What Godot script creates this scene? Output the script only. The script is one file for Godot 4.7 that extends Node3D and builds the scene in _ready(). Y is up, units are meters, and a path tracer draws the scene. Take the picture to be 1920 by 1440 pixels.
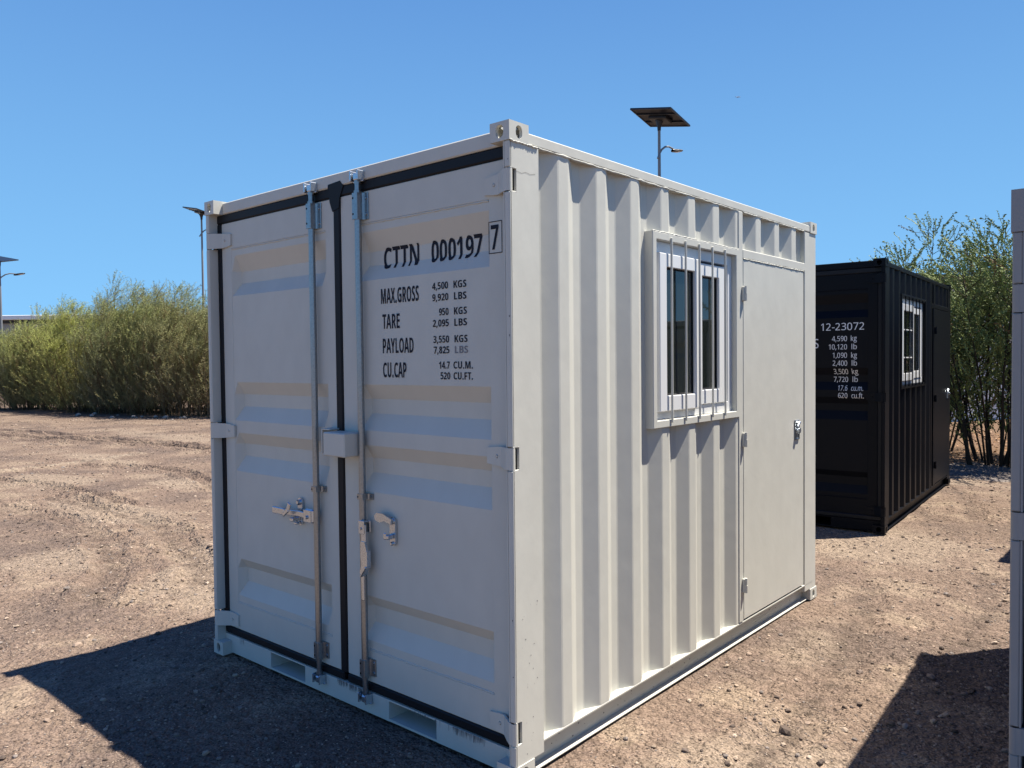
extends Node3D

const DARK := Color(0.012, 0.013, 0.018)
const SUN := Vector3(0.2592, 1.0, -0.342)
var rng := RandomNumberGenerator.new()
var M := {}
var taken := {}


# ---------------------------------------------------------------- mesh collecting
class Mb:
	var v := PackedVector3Array()
	var n := PackedVector3Array()
	var c := PackedColorArray()
	var tint := Color.WHITE
	var coloured := false

	func tri(a: Vector3, b: Vector3, d: Vector3) -> void:
		var m := (d - a).cross(b - a)
		if m.length_squared() < 1e-16:
			return
		tri_n(a, b, d, m.normalized(), m.normalized(), m.normalized())

	func tri_n(a: Vector3, b: Vector3, d: Vector3, na: Vector3, nb: Vector3, nd: Vector3) -> void:
		v.append(a); v.append(b); v.append(d)
		n.append(na); n.append(nb); n.append(nd)
		if coloured:
			c.append(tint); c.append(tint); c.append(tint)

	func face(p: Array, out: Vector3) -> void:
		var m: Vector3 = (p[2] - p[0]).cross(p[1] - p[0])
		var flip := m.dot(out) < 0.0
		for i in range(1, p.size() - 1):
			if flip:
				tri(p[0], p[i + 1], p[i])
			else:
				tri(p[0], p[i], p[i + 1])

	func quad_n(p: Array, m: Array) -> void:          # smooth normals, wound to agree with them
		var g: Vector3 = (p[2] - p[0]).cross(p[1] - p[0])
		if g.dot(m[0] + m[1] + m[2] + m[3]) < 0.0:
			tri_n(p[0], p[2], p[1], m[0], m[2], m[1]); tri_n(p[0], p[3], p[2], m[0], m[3], m[2])
		else:
			tri_n(p[0], p[1], p[2], m[0], m[1], m[2]); tri_n(p[0], p[2], p[3], m[0], m[2], m[3])

	func box(lo: Vector3, hi: Vector3, ch := 0.0, xf := Transform3D()) -> void:
		var mid := (lo + hi) * 0.5
		var h := ((hi - lo) * 0.5).abs()
		ch = minf(ch, minf(h.x, minf(h.y, h.z)) * 0.8)
		var pt := func(s: Array, ax: int) -> Vector3:
			var r := Vector3.ZERO
			for k in 3:
				r[k] = s[k] * (h[k] - (0.0 if k == ax else ch))
			return xf * (mid + r)
		for ax in 3:
			var u := (ax + 1) % 3
			var w := (ax + 2) % 3
			for s in [-1, 1]:
				var q := []
				for e in [[-1, -1], [1, -1], [1, 1], [-1, 1]]:
					var sg := [0, 0, 0]
					sg[ax] = s; sg[u] = e[0]; sg[w] = e[1]
					q.append(pt.call(sg, ax))
				var o := Vector3.ZERO
				o[ax] = s
				face(q, xf.basis * o)
				if ch > 0.0:
					for t in [-1, 1]:         # edges between +-u and +-w, running along ax
						var sa := [0, 0, 0]
						sa[u] = s; sa[w] = t
						var s0 := sa.duplicate(); s0[ax] = -1
						var s1 := sa.duplicate(); s1[ax] = 1
						var oo := Vector3.ZERO
						oo[u] = s; oo[w] = t
						face([pt.call(s0, u), pt.call(s1, u), pt.call(s1, w), pt.call(s0, w)], xf.basis * oo)
		if ch > 0.0:
			for a in [-1, 1]:
				for b in [-1, 1]:
					for d in [-1, 1]:
						face([pt.call([a, b, d], 0), pt.call([a, b, d], 1), pt.call([a, b, d], 2)], xf.basis * Vector3(a, b, d))

	func tube(path: Array, radii: Array, sides := 8, caps := true) -> void:
		var rings := []
		var last := Vector3.ZERO
		for i in path.size():
			var t: Vector3 = (path[mini(i + 1, path.size() - 1)] - path[maxi(i - 1, 0)]).normalized()
			if last == Vector3.ZERO:
				last = t.cross(Vector3(0.31, 0.2, 0.93)).normalized()
			last = (last - t * last.dot(t)).normalized()
			var bi := t.cross(last)
			var ring := []
			for k in sides:
				var a := TAU * k / sides
				ring.append(last * cos(a) + bi * sin(a))
			rings.append(ring)
		for i in path.size() - 1:
			for k in sides:
				var l := (k + 1) % sides
				quad_n([path[i] + rings[i][k] * radii[i], path[i] + rings[i][l] * radii[i], path[i + 1] + rings[i + 1][l] * radii[i + 1], path[i + 1] + rings[i + 1][k] * radii[i + 1]],
					[rings[i][k], rings[i][l], rings[i + 1][l], rings[i + 1][k]])
		if caps:
			for e in [0, path.size() - 1]:
				var q := []
				for k in sides:
					q.append(path[e] + rings[e][k] * radii[e])
				face(q, path[e] - path[1 if e == 0 else e - 1])

	func prism(poly: Array, a: float, b: float, xf: Transform3D) -> void:   # poly of Vector2 in x, y of xf; extruded from z a to z b
		var mid := Vector2.ZERO
		for p in poly:
			mid += p / poly.size()
		var packed := PackedVector2Array(poly)
		var idx := Geometry2D.triangulate_polygon(packed)
		for i in range(0, idx.size(), 3):
			for e in [[a, -1.0], [b, 1.0]]:
				var q := []
				for k in 3:
					var p: Vector2 = poly[idx[i + k]]
					q.append(xf * Vector3(p.x, p.y, e[0]))
				face(q, xf.basis * Vector3(0, 0, e[1] * signf(b - a)))
		var cw := Geometry2D.is_polygon_clockwise(packed)
		for i in poly.size():
			var p: Vector2 = poly[i]
			var r: Vector2 = poly[(i + 1) % poly.size()]
			var o := Vector2(r.y - p.y, p.x - r.x) * (-1.0 if cw else 1.0)
			face([xf * Vector3(p.x, p.y, a), xf * Vector3(r.x, r.y, a), xf * Vector3(r.x, r.y, b), xf * Vector3(p.x, p.y, b)], xf.basis * Vector3(o.x, o.y, 0))

	func mesh() -> ArrayMesh:
		var arr := []
		arr.resize(Mesh.ARRAY_MAX)
		arr[Mesh.ARRAY_VERTEX] = v
		arr[Mesh.ARRAY_NORMAL] = n
		if coloured:
			arr[Mesh.ARRAY_COLOR] = c
		var m := ArrayMesh.new()
		m.add_surface_from_arrays(Mesh.PRIMITIVE_TRIANGLES, arr)
		return m


func numbered(called: String) -> String:
	if not taken.has(called):
		taken[called] = 0
		return called
	taken[called] += 1
	return "%s_%03d" % [called, taken[called]]


func thing(called: String, label: String, category: String, at := Vector3.ZERO, turn := 0.0, group := "") -> Node3D:
	var o := Node3D.new()
	o.name = numbered(called)
	add_child(o, true)
	o.position = at
	o.rotation.y = turn
	tag(o, label, category, group)
	return o


func tag(o: Node, label: String, category: String, group := "") -> void:
	o.set_meta("label", label)
	o.set_meta("category", category)
	if group:
		o.set_meta("group", group)


func put(called: String, mb: Mb, m: Material, parent: Node, label := "") -> MeshInstance3D:
	var o := MeshInstance3D.new()
	var key := str(parent.get_instance_id()) + called
	if taken.has(key):
		taken[key] += 1
		o.name = "%s_%03d" % [called, taken[key]]
	else:
		taken[key] = 0
		o.name = called
	o.mesh = mb.mesh()
	o.material_override = m
	parent.add_child(o, true)
	if label:
		o.set_meta("label", label)
	return o


func structure(called: String, mesh: Mesh, m: Material, label: String) -> MeshInstance3D:
	var o := MeshInstance3D.new()
	o.name = numbered(called)
	o.mesh = mesh
	o.material_override = m
	add_child(o, true)
	o.set_meta("kind", "structure")
	o.set_meta("label", label)
	o.set_meta("category", called.replace("_", " "))
	return o


func lin(r: float, g: float, b: float) -> Color:
	return Color(r, g, b).linear_to_srgb()


# ---------------------------------------------------------------- materials
func noise_tex(freq: float, octaves: int, seed_: int, lo: float, hi: float, size := 512, normal := 0.0, kind := FastNoiseLite.TYPE_SIMPLEX_SMOOTH) -> NoiseTexture2D:
	var fn := FastNoiseLite.new()
	fn.seed = seed_
	fn.noise_type = kind
	fn.frequency = freq
	fn.fractal_octaves = octaves
	fn.fractal_gain = 0.55
	var t := NoiseTexture2D.new()
	t.width = size
	t.height = size
	t.seamless = true
	t.noise = fn
	if normal > 0.0:
		t.as_normal_map = true
		t.bump_strength = normal
	else:
		var g := Gradient.new()
		g.set_color(0, Color(lo, lo, lo))
		g.set_color(1, Color(hi, hi, hi))
		t.color_ramp = g
	return t


func paint(col: Color, rough: float, spec := 0.5, grime := true) -> StandardMaterial3D:
	var m := StandardMaterial3D.new()
	m.albedo_color = col
	m.roughness = rough
	m.metallic_specular = spec
	m.uv1_triplanar = true
	m.uv1_scale = Vector3(0.9, 0.55, 0.9)
	if grime:
		m.albedo_texture = M.grime
		m.normal_enabled = true
		m.normal_texture = M.dents
		m.normal_scale = 0.06
	return m


func metal(col: Color, rough: float, metallic: float) -> StandardMaterial3D:
	var m := StandardMaterial3D.new()
	m.albedo_color = col
	m.roughness = rough
	m.metallic = metallic
	m.uv1_triplanar = true
	m.uv1_scale = Vector3(7, 7, 7)
	m.albedo_texture = M.spangle
	return m


func plain(col: Color, rough: float, spec := 0.5) -> StandardMaterial3D:
	var m := StandardMaterial3D.new()
	m.albedo_color = col
	m.roughness = rough
	m.metallic_specular = spec
	return m


func materials() -> void:
	M.grime = noise_tex(0.012, 5, 3, 0.965, 1.0)
	M.dents = noise_tex(0.02, 4, 8, 0, 1, 512, 3.0)
	M.spangle = noise_tex(0.05, 3, 5, 0.84, 1.0, 256, 0.0, FastNoiseLite.TYPE_CELLULAR)
	M.cream = paint(lin(0.535, 0.528, 0.472), 0.48, 0.4)
	M.grey = paint(lin(0.25, 0.25, 0.25), 0.5)
	M.black = paint(lin(0.0058, 0.0067, 0.0095), 0.42, 0.2)
	M.rubber = plain(lin(0.006, 0.0065, 0.009), 0.55, 0.35)
	M.zinc = metal(lin(0.36, 0.385, 0.40), 0.3, 0.88)
	M.bright = metal(lin(0.52, 0.57, 0.62), 0.27, 0.92)
	M.bright.albedo_texture = null
	M.hole = plain(lin(0.008, 0.008, 0.009), 0.9, 0.1)
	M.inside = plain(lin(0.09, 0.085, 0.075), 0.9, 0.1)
	M.pvc = plain(lin(0.68, 0.685, 0.675), 0.32)
	M.ink = plain(lin(0.010, 0.012, 0.022), 0.6, 0.3)
	M.worn_ink = plain(lin(0.19, 0.19, 0.20), 0.7, 0.3)
	M.white_ink = plain(lin(0.70, 0.70, 0.70), 0.6, 0.3)
	M.scuff = plain(lin(0.16, 0.155, 0.15), 0.7, 0.3)
	var g := StandardMaterial3D.new()
	g.albedo_color = Color(0.16, 0.185, 0.17, 0.6)
	g.transparency = BaseMaterial3D.TRANSPARENCY_ALPHA
	g.roughness = 0.02
	g.metallic_specular = 0.6
	M.glass = g


# ---------------------------------------------------------------- lettering
var refs := {}


func letters(text: String, x0: float, x1: float, base: float, cap: float, depth: Callable, ink: Material, parent: Node, cuts := [], bold := true, slant := 0.0) -> void:
	var tm := TextMesh.new()
	var f := SystemFont.new()
	f.font_names = PackedStringArray(["Droid Sans"])
	f.font_weight = 700 if bold else 400
	tm.font = f
	tm.font_size = 48
	tm.pixel_size = 0.01
	tm.depth = 0.0
	tm.curve_step = 1.5
	if not refs.has(bold):
		tm.text = "H"
		var b := bounds(tm.get_mesh_arrays()[Mesh.ARRAY_VERTEX])
		refs[bold] = Vector2(b.position.y, b.end.y)
	tm.text = text
	var arr := tm.get_mesh_arrays()
	var vs: PackedVector3Array = arr[Mesh.ARRAY_VERTEX]
	var ids: PackedInt32Array = arr[Mesh.ARRAY_INDEX]
	if ids.is_empty():
		ids = PackedInt32Array(range(vs.size()))
	var box := bounds(vs)
	var r: Vector2 = refs[bold]
	var pts := PackedVector3Array()
	for p in vs:
		var y := base + (p.y - r.x) / (r.y - r.x) * cap
		pts.append(Vector3(lerpf(x0, x1, (p.x - box.position.x) / box.size.x) + slant * (y - base), y, 0))
	var mb := Mb.new()
	for i in range(0, ids.size(), 3):
		var polys := [[pts[ids[i]], pts[ids[i + 1]], pts[ids[i + 2]]]]
		for k in cuts:
			var next := []
			for q in polys:
				for up in [true, false]:
					var half := clip(q, k, up)
					if half.size() > 2:
						next.append(half)
			polys = next
		for q in polys:
			var w := []
			for p in q:
				w.append(Vector3(p.x, p.y, depth.call(p) + 0.0016))
			mb.face(w, Vector3(0, 0, 1))
	put("lettering", mb, ink, parent)


func bounds(vs: PackedVector3Array) -> AABB:
	var b := AABB(vs[0], Vector3.ZERO)
	for p in vs:
		b = b.expand(p)
	return b


func clip(q: Array, y: float, up: bool) -> Array:
	var out := []
	for i in q.size():
		var a: Vector3 = q[i]
		var b: Vector3 = q[(i + 1) % q.size()]
		var ia := (a.y >= y) == up
		if ia:
			out.append(a)
		if ia != ((b.y >= y) == up) and absf(a.y - b.y) > 1e-9:
			out.append(a.lerp(b, (y - a.y) / (b.y - a.y)))
	return out


# ---------------------------------------------------------------- container pieces
func ring(mb: Mb, xf: Transform3D, o: Rect2, i: Rect2, front: float, back_out: float, back_in: float) -> void:   # a frame: x, y of xf in the plane, z towards the viewer
	var po := [o.position, Vector2(o.end.x, o.position.y), o.end, Vector2(o.position.x, o.end.y)]
	var pi := [i.position, Vector2(i.end.x, i.position.y), i.end, Vector2(i.position.x, i.end.y)]
	for k in 4:
		var l := (k + 1) % 4
		var a: Vector2 = po[k]
		var b: Vector2 = po[l]
		var c: Vector2 = pi[l]
		var d: Vector2 = pi[k]
		var e := 0.003
		var out := ((a + b) * 0.5 - o.get_center()).normalized()
		var ca := a - (a - d).sign() * e
		var cb := b - (b - c).sign() * e
		var cc := c - (c - b).sign() * e
		var cd := d - (d - a).sign() * e
		mb.face([xf * v3(ca, front), xf * v3(cb, front), xf * v3(cc, front), xf * v3(cd, front)], xf.basis * Vector3(0, 0, 1))
		mb.face([xf * v3(ca, front), xf * v3(cb, front), xf * v3(b, front - e), xf * v3(a, front - e)], xf.basis * Vector3(out.x, out.y, 1))
		mb.face([xf * v3(cd, front), xf * v3(cc, front), xf * v3(c, front - e), xf * v3(d, front - e)], xf.basis * Vector3(-out.x, -out.y, 1))
		mb.face([xf * v3(a, front - e), xf * v3(b, front - e), xf * v3(b, back_out), xf * v3(a, back_out)], xf.basis * Vector3(out.x, out.y, 0))
		mb.face([xf * v3(d, front - e), xf * v3(c, front - e), xf * v3(c, back_in), xf * v3(d, back_in)], xf.basis * Vector3(-out.x, -out.y, 0))


func v3(p: Vector2, z: float) -> Vector3:
	return Vector3(p.x, p.y, z)


func holed_face(mb: Mb, xf: Transform3D, w: float, h: float, hw: float, hh: float) -> void:    # a w x h face about the origin of xf, with an oval hole and its wall
	var outer := []
	var inner := []
	for k in 32:
		var a := TAU * (k + 0.5) / 32.0
		var d := Vector2(cos(a), sin(a))
		var s := minf(w * 0.5 / maxf(absf(d.x), 1e-6), h * 0.5 / maxf(absf(d.y), 1e-6))
		outer.append(d * s)
		inner.append(Vector2(d.x * hw, signf(d.y) * pow(absf(d.y), 0.8) * hh))
	# make sure that the corners are met
	for c in [Vector2(1, 1), Vector2(-1, 1), Vector2(-1, -1), Vector2(1, -1)]:
		var want := Vector2(c.x * w * 0.5, c.y * h * 0.5)
		var best := 0
		for k in 32:
			if outer[k].distance_to(want) < outer[best].distance_to(want):
				best = k
		outer[best] = want
	for k in 32:
		var l := (k + 1) % 32
		mb.face([xf * v3(outer[k], 0), xf * v3(outer[l], 0), xf * v3(inner[l], 0), xf * v3(inner[k], 0)], xf.basis * Vector3(0, 0, 1))
		mb.face([xf * v3(inner[k], 0), xf * v3(inner[l], 0), xf * v3(inner[l], -0.014), xf * v3(inner[k], -0.014)], xf.basis * v3(-inner[k], 0))


func casting(lo: Vector3, hi: Vector3, sx: float, sz: float, top: bool, m: Material, parent: Node) -> void:
	var mb := Mb.new()
	var mid := (lo + hi) * 0.5
	var d := hi - lo
	# outer front / side / top or bottom faces carry holes, the others are plain
	var fz := Transform3D(Basis(Vector3(sz, 0, 0), Vector3.UP, Vector3(0, 0, sz)), Vector3(mid.x, mid.y, hi.z if sz > 0 else lo.z))
	holed_face(mb, fz, d.x, d.y, d.x * 0.2, d.y * 0.34)
	var fx := Transform3D(Basis(Vector3(0, 0, -sx), Vector3.UP, Vector3(sx, 0, 0)), Vector3(hi.x if sx > 0 else lo.x, mid.y, mid.z))
	holed_face(mb, fx, d.z, d.y, d.z * 0.17, d.y * 0.34)
	var s := 1.0 if top else -1.0
	var fy := Transform3D(Basis(Vector3(1, 0, 0), Vector3(0, 0, -s), Vector3(0, s, 0)), Vector3(mid.x, hi.y if top else lo.y, mid.z))
	holed_face(mb, fy, d.x, d.z, d.x * 0.28, d.z * 0.3)
	var y := lo.y if top else hi.y
	mb.face([Vector3(lo.x, y, lo.z), Vector3(hi.x, y, lo.z), Vector3(hi.x, y, hi.z), Vector3(lo.x, y, hi.z)], Vector3(0, -s, 0))
	var bx := lo.x if sx > 0 else hi.x
	mb.face([Vector3(bx, lo.y, lo.z), Vector3(bx, hi.y, lo.z), Vector3(bx, hi.y, hi.z), Vector3(bx, lo.y, hi.z)], Vector3(-sx, 0, 0))
	var bz := lo.z if sz > 0 else hi.z
	mb.face([Vector3(lo.x, lo.y, bz), Vector3(hi.x, lo.y, bz), Vector3(hi.x, hi.y, bz), Vector3(lo.x, hi.y, bz)], Vector3(0, 0, -sz))
	put("corner_casting", mb, m, parent)


func corr_depth(a: float, phase: float, outer: float, inner: float) -> float:
	var t := fposmod(a - phase, 0.2607)
	if t < 0.066:
		return outer
	if t < 0.139:
		return lerpf(outer, inner, (t - 0.066) / 0.073)
	if t < 0.188:
		return inner
	return lerpf(inner, outer, (t - 0.188) / 0.0727)


func corrugated(mb: Mb, a0: float, a1: float, y0: float, y1: float, xf: Transform3D, phase := 0.296, outer := -0.007, inner := -0.043) -> void:   # a along x of xf, depth along z
	var cutsat := [a0, a1]
	var k := floorf((a0 - phase) / 0.2607) - 1.0
	while phase + k * 0.2607 < a1 + 0.3:
		for t in [0.0, 0.066, 0.139, 0.188]:
			for e in [-0.004, 0.004]:
				var a: float = phase + k * 0.2607 + t + e
				if a > a0 and a < a1:
					cutsat.append(a)
		k += 1.0
	cutsat.sort()
	for i in cutsat.size() - 1:
		var a: float = cutsat[i]
		var b: float = cutsat[i + 1]
		var da := corr_depth(a, phase, outer, inner)
		var db := corr_depth(b, phase, outer, inner)
		mb.face([xf * Vector3(a, y0, da), xf * Vector3(b, y0, db), xf * Vector3(b, y1, db), xf * Vector3(a, y1, da)], xf.basis * Vector3(0, 0, 1))


const DOOR_Z := -0.058
const GROOVES := [[2.143, 2.06, 1.998, 1.931], [1.475, 1.41, 1.345, 1.271], [1.206, 1.146, 1.081, 1.001], [0.532, 0.479, 0.405, 0.332]]


func groove_depth(y: float) -> float:
	for g in GROOVES:
		if y < g[0] and y > g[3]:
			return 0.039 * clampf(minf((g[0] - y) / (g[0] - g[1]), (y - g[3]) / (g[2] - g[3])), 0.0, 1.0)
	return 0.0


func bolt(mb: Mb, at: Vector3, r: float, out: Vector3, h := 0.006) -> void:
	mb.tube([at, at + out * h * 0.6, at + out * h], [r, r, r * 0.6], 10)


func rod_set(door: Node, xr: float, k: float, top: float, keeper_y: float) -> void:
	var z := -0.034
	var plan := Transform3D(Basis(Vector3(1, 0, 0), Vector3(0, 0, 1), Vector3(0, -1, 0)), Vector3(xr, 0, 0))   # x, z in plan
	var rod := Mb.new()
	rod.tube([Vector3(xr, 0.235, z), Vector3(xr, 2.215 * k, z)], [0.0152, 0.0152], 20)
	put("lock_rod", rod, M.zinc, door)
	for e in [1.0, -1.0]:
		var y0: float = 2.197 * k if e > 0 else 0.178
		var y1: float = 2.312 * k if e > 0 else 0.253
		var b := Mb.new()
		b.prism([Vector2(-0.0185, -0.058), Vector2(-0.0185, -0.018), Vector2(-0.015, -0.0145), Vector2(0.013, -0.0145), Vector2(0.017, -0.018), Vector2(0.0185, -0.044), Vector2(0.022, -0.0495), Vector2(0.028, -0.0515), Vector2(0.046, -0.0515), Vector2(0.048, -0.0535), Vector2(0.048, -0.058)], -y1, -y0, plan)
		put("rod_bracket", b, M.zinc, door)
		for f in [0.2, 0.8]:
			var hb := Mb.new()
			bolt(hb, Vector3(xr + 0.037, lerpf(y0, y1, f), -0.0515), 0.0075, Vector3(0, 0, 1), 0.004)
			put("bracket_bolt", hb, M.bright, door)
			var hl := Mb.new()
			bolt(hl, Vector3(xr - 0.0095, lerpf(y0, y1, f), -0.0145), 0.0048, Vector3(0, 0, 1), 0.0006)
			put("bracket_hole", hl, M.hole, door)
		# thinner end with its collars, cam and keeper
		var yc: float = keeper_y if e > 0 else 0.082
		var ye: float = y1 if e > 0 else y0
		var ext := Mb.new()
		ext.tube([Vector3(xr, ye - 0.02 * e, z), Vector3(xr, ye + 0.010 * e, z)], [0.0168, 0.0168], 16)
		ext.tube([Vector3(xr, ye, z), Vector3(xr, yc - 0.02 * e, z)], [0.0125, 0.0125], 16)
		ext.tube([Vector3(xr, yc - 0.034 * e, z), Vector3(xr, yc - 0.030 * e, z), Vector3(xr, yc - 0.016 * e, z)], [0.0128, 0.0155, 0.0148], 16)
		put("rod_end", ext, M.zinc, door)
		var cam := Mb.new()
		cam.box(Vector3(xr - 0.012, yc - 0.020, -0.046), Vector3(xr + 0.012, yc + 0.012, -0.016), 0.005)
		cam.box(Vector3(xr + 0.006, yc - 0.007, -0.042), Vector3(xr + 0.0205, yc + 0.010, -0.020), 0.004)
		cam.box(Vector3(xr - 0.019, yc - 0.003, -0.044), Vector3(xr - 0.006, yc + 0.012, -0.024), 0.004)
		put("rod_cam", cam, M.bright, door)
		var kp := Mb.new()
		for q in [-0.0245, 0.0255]:
			kp.box(Vector3(xr + q - 0.0035, yc - 0.022, -0.0505), Vector3(xr + q + 0.0035, yc + 0.022, -0.010), 0.003)
		kp.box(Vector3(xr - 0.033, yc - 0.026, -0.0508), Vector3(xr + 0.034, yc - 0.0185, -0.034), 0.003)
		put("rod_keeper", kp, M.bright, door)
	var mid := Mb.new()
	var my := 0.98 * k
	mid.prism([Vector2(-0.0180, -0.058), Vector2(-0.0180, -0.0185), Vector2(-0.0145, -0.0155), Vector2(0.012, -0.0155), Vector2(0.0180, -0.020), Vector2(0.020, -0.047), Vector2(0.026, -0.0520), Vector2(0.047, -0.0520), Vector2(0.047, -0.058)], -my - 0.013, -my + 0.013, plan)
	bolt(mid, Vector3(xr + 0.037, my, -0.0520), 0.0065, Vector3(0, 0, 1), 0.004)
	put("rod_bracket", mid, M.zinc, door)
	var mh := Mb.new()
	bolt(mh, Vector3(xr - 0.010, my, -0.0155), 0.004, Vector3(0, 0, 1), 0.0006)
	put("bracket_hole", mh, M.hole, door)


func slab(mb: Mb, pts: Array, half: float, z0: float, z1: float) -> void:   # a flat bar that follows pts (x, y) with half its height
	for i in pts.size() - 1:
		var a: Vector2 = pts[i]
		var b: Vector2 = pts[i + 1]
		var d := (b - a).normalized()
		var xf := Transform3D(Basis(v3(d, 0), Vector3(-d.y, d.x, 0), Vector3(0, 0, 1)), v3(a, 0))
		mb.box(Vector3(-0.002 - 0.0006 * i, -half + 0.0004 * i, z0 + 0.0005 * i), Vector3(a.distance_to(b) + 0.002, half - 0.0004 * i, z1 - 0.0005 * i), 0.003, xf)


func oval(cx: float, cy: float, hw: float, hh: float) -> Array:
	var p := []
	for k in 20:
		var a := TAU * k / 20.0
		p.append(Vector2(cx + cos(a) * hw, cy + (hh - hw) * signf(sin(a)) + sin(a) * hw))
	return p


func shift(mb: Mb, by: float) -> void:
	for i in mb.v.size():
		mb.v[i].z += by


func handles(door: Node, xr: float, left: bool, k: float) -> void:
	var y := 0.85 * k
	var hub := Mb.new()
	var lever := Mb.new()
	var plate := Mb.new()
	var catch := Mb.new()
	var id := Transform3D(Basis(), Vector3(0, 0, 0))
	if left:
		hub.box(Vector3(xr - 0.072, y - 0.034, -0.014), Vector3(xr - 0.008, y + 0.032, 0.004), 0.008)
		hub.box(Vector3(xr - 0.074, y - 0.030, 0.004), Vector3(xr - 0.016, y + 0.028, 0.008), 0.004)
		bolt(hub, Vector3(xr - 0.046, y - 0.006, 0.008), 0.009, Vector3(0, 0, 1), 0.008)
		slab(lever, [Vector2(xr - 0.04, y - 0.004), Vector2(xr - 0.13, y), Vector2(xr - 0.25, y - 0.006)], 0.014, -0.010, 0.001)
		lever.box(Vector3(xr - 0.350, y - 0.022, -0.012), Vector3(xr - 0.25, y + 0.012, 0.003), 0.004)
		plate.prism(oval(xr - 0.155, y + 0.004, 0.019, 0.066), -0.0575, -0.047, id)
		bolt(plate, Vector3(xr - 0.158, y + 0.048, -0.047), 0.014, Vector3(0, 0, 1), 0.014)
		slab(catch, [Vector2(xr - 0.158, y + 0.050), Vector2(xr - 0.172, y + 0.018), Vector2(xr - 0.215, y - 0.010)], 0.012, 0.004, 0.013)
		catch.box(Vector3(xr - 0.178, y - 0.04, -0.048), Vector3(xr - 0.150, y - 0.020, 0.0), 0.004)
		catch.box(Vector3(xr - 0.172, y - 0.058, -0.047), Vector3(xr - 0.150, y - 0.044, -0.020), 0.004)
	else:
		hub.box(Vector3(xr + 0.004, y - 0.030, 0.008), Vector3(xr + 0.040, y + 0.030, 0.013), 0.005)
		hub.box(Vector3(xr + 0.004, y - 0.026, -0.026), Vector3(xr + 0.042, y + 0.028, -0.021), 0.004)
		hub.box(Vector3(xr + 0.008, y + 0.020, -0.024), Vector3(xr + 0.038, y + 0.027, 0.010), 0.003)
		bolt(hub, Vector3(xr + 0.022, y - 0.006, 0.013), 0.006, Vector3(0, 0, 1), 0.004)
		slab(lever, [Vector2(xr + 0.022, y + 0.01), Vector2(xr + 0.024, y - 0.066)], 0.015, -0.006, 0.004)
		lever.prism([Vector2(xr + 0.010, y - 0.064), Vector2(xr + 0.037, y - 0.064), Vector2(xr + 0.050, y - 0.10), Vector2(xr + 0.050, y - 0.175), Vector2(xr + 0.018, y - 0.215), Vector2(xr + 0.002, y - 0.207), Vector2(xr + 0.014, y - 0.165), Vector2(xr + 0.008, y - 0.135)], -0.002, 0.008, id)
		lever.box(Vector3(xr + 0.046, y - 0.172, -0.016), Vector3(xr + 0.052, y - 0.102, 0.0084), 0.002)
		slab(lever, [Vector2(xr + 0.049, y - 0.173), Vector2(xr + 0.014, y - 0.218)], 0.005, -0.016, 0.016)
		slab(lever, [Vector2(xr + 0.012, y - 0.20), Vector2(xr + 0.014, y - 0.325)], 0.009, -0.004, 0.004)
		plate.prism(oval(xr + 0.182, y - 0.004, 0.018, 0.062), -0.0575, -0.047, id)
		bolt(plate, Vector3(xr + 0.182, y + 0.040, -0.047), 0.014, Vector3(0, 0, 1), 0.012)
		bolt(plate, Vector3(xr + 0.182, y - 0.056, -0.047), 0.009, Vector3(0, 0, 1), 0.010)
		catch.prism([Vector2(xr + 0.196, y + 0.052), Vector2(xr + 0.192, y + 0.030), Vector2(xr + 0.150, y + 0.040), Vector2(xr + 0.120, y + 0.030), Vector2(xr + 0.092, y + 0.036), Vector2(xr + 0.084, y + 0.054), Vector2(xr + 0.100, y + 0.070), Vector2(xr + 0.140, y + 0.070)], -0.036, -0.028, id)
		catch.box(Vector3(xr + 0.166, y - 0.034, -0.047), Vector3(xr + 0.192, y - 0.014, -0.012), 0.004)
		catch.box(Vector3(xr + 0.164, y - 0.034, -0.018), Vector3(xr + 0.180, y - 0.006, -0.010), 0.003)
	shift(hub, -0.018)
	shift(lever, -0.018)
	put("handle_hub", hub, M.bright, door)
	put("handle", lever, M.bright, door)
	put("catch_plate", plate, M.bright, door)
	put("handle_catch", catch, M.bright, door)


func front_x(a: float, right: bool, w: float) -> float:
	return -a if right else -w + a


func xbox(mb: Mb, right: bool, w: float, a0: float, a1: float, y0: float, y1: float, z0: float, z1: float, ch := 0.0) -> void:
	var p := front_x(a0, right, w)
	var q := front_x(a1, right, w)
	mb.box(Vector3(minf(p, q), y0, minf(z0, z1)), Vector3(maxf(p, q), y1, maxf(z0, z1)), ch)


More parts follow.
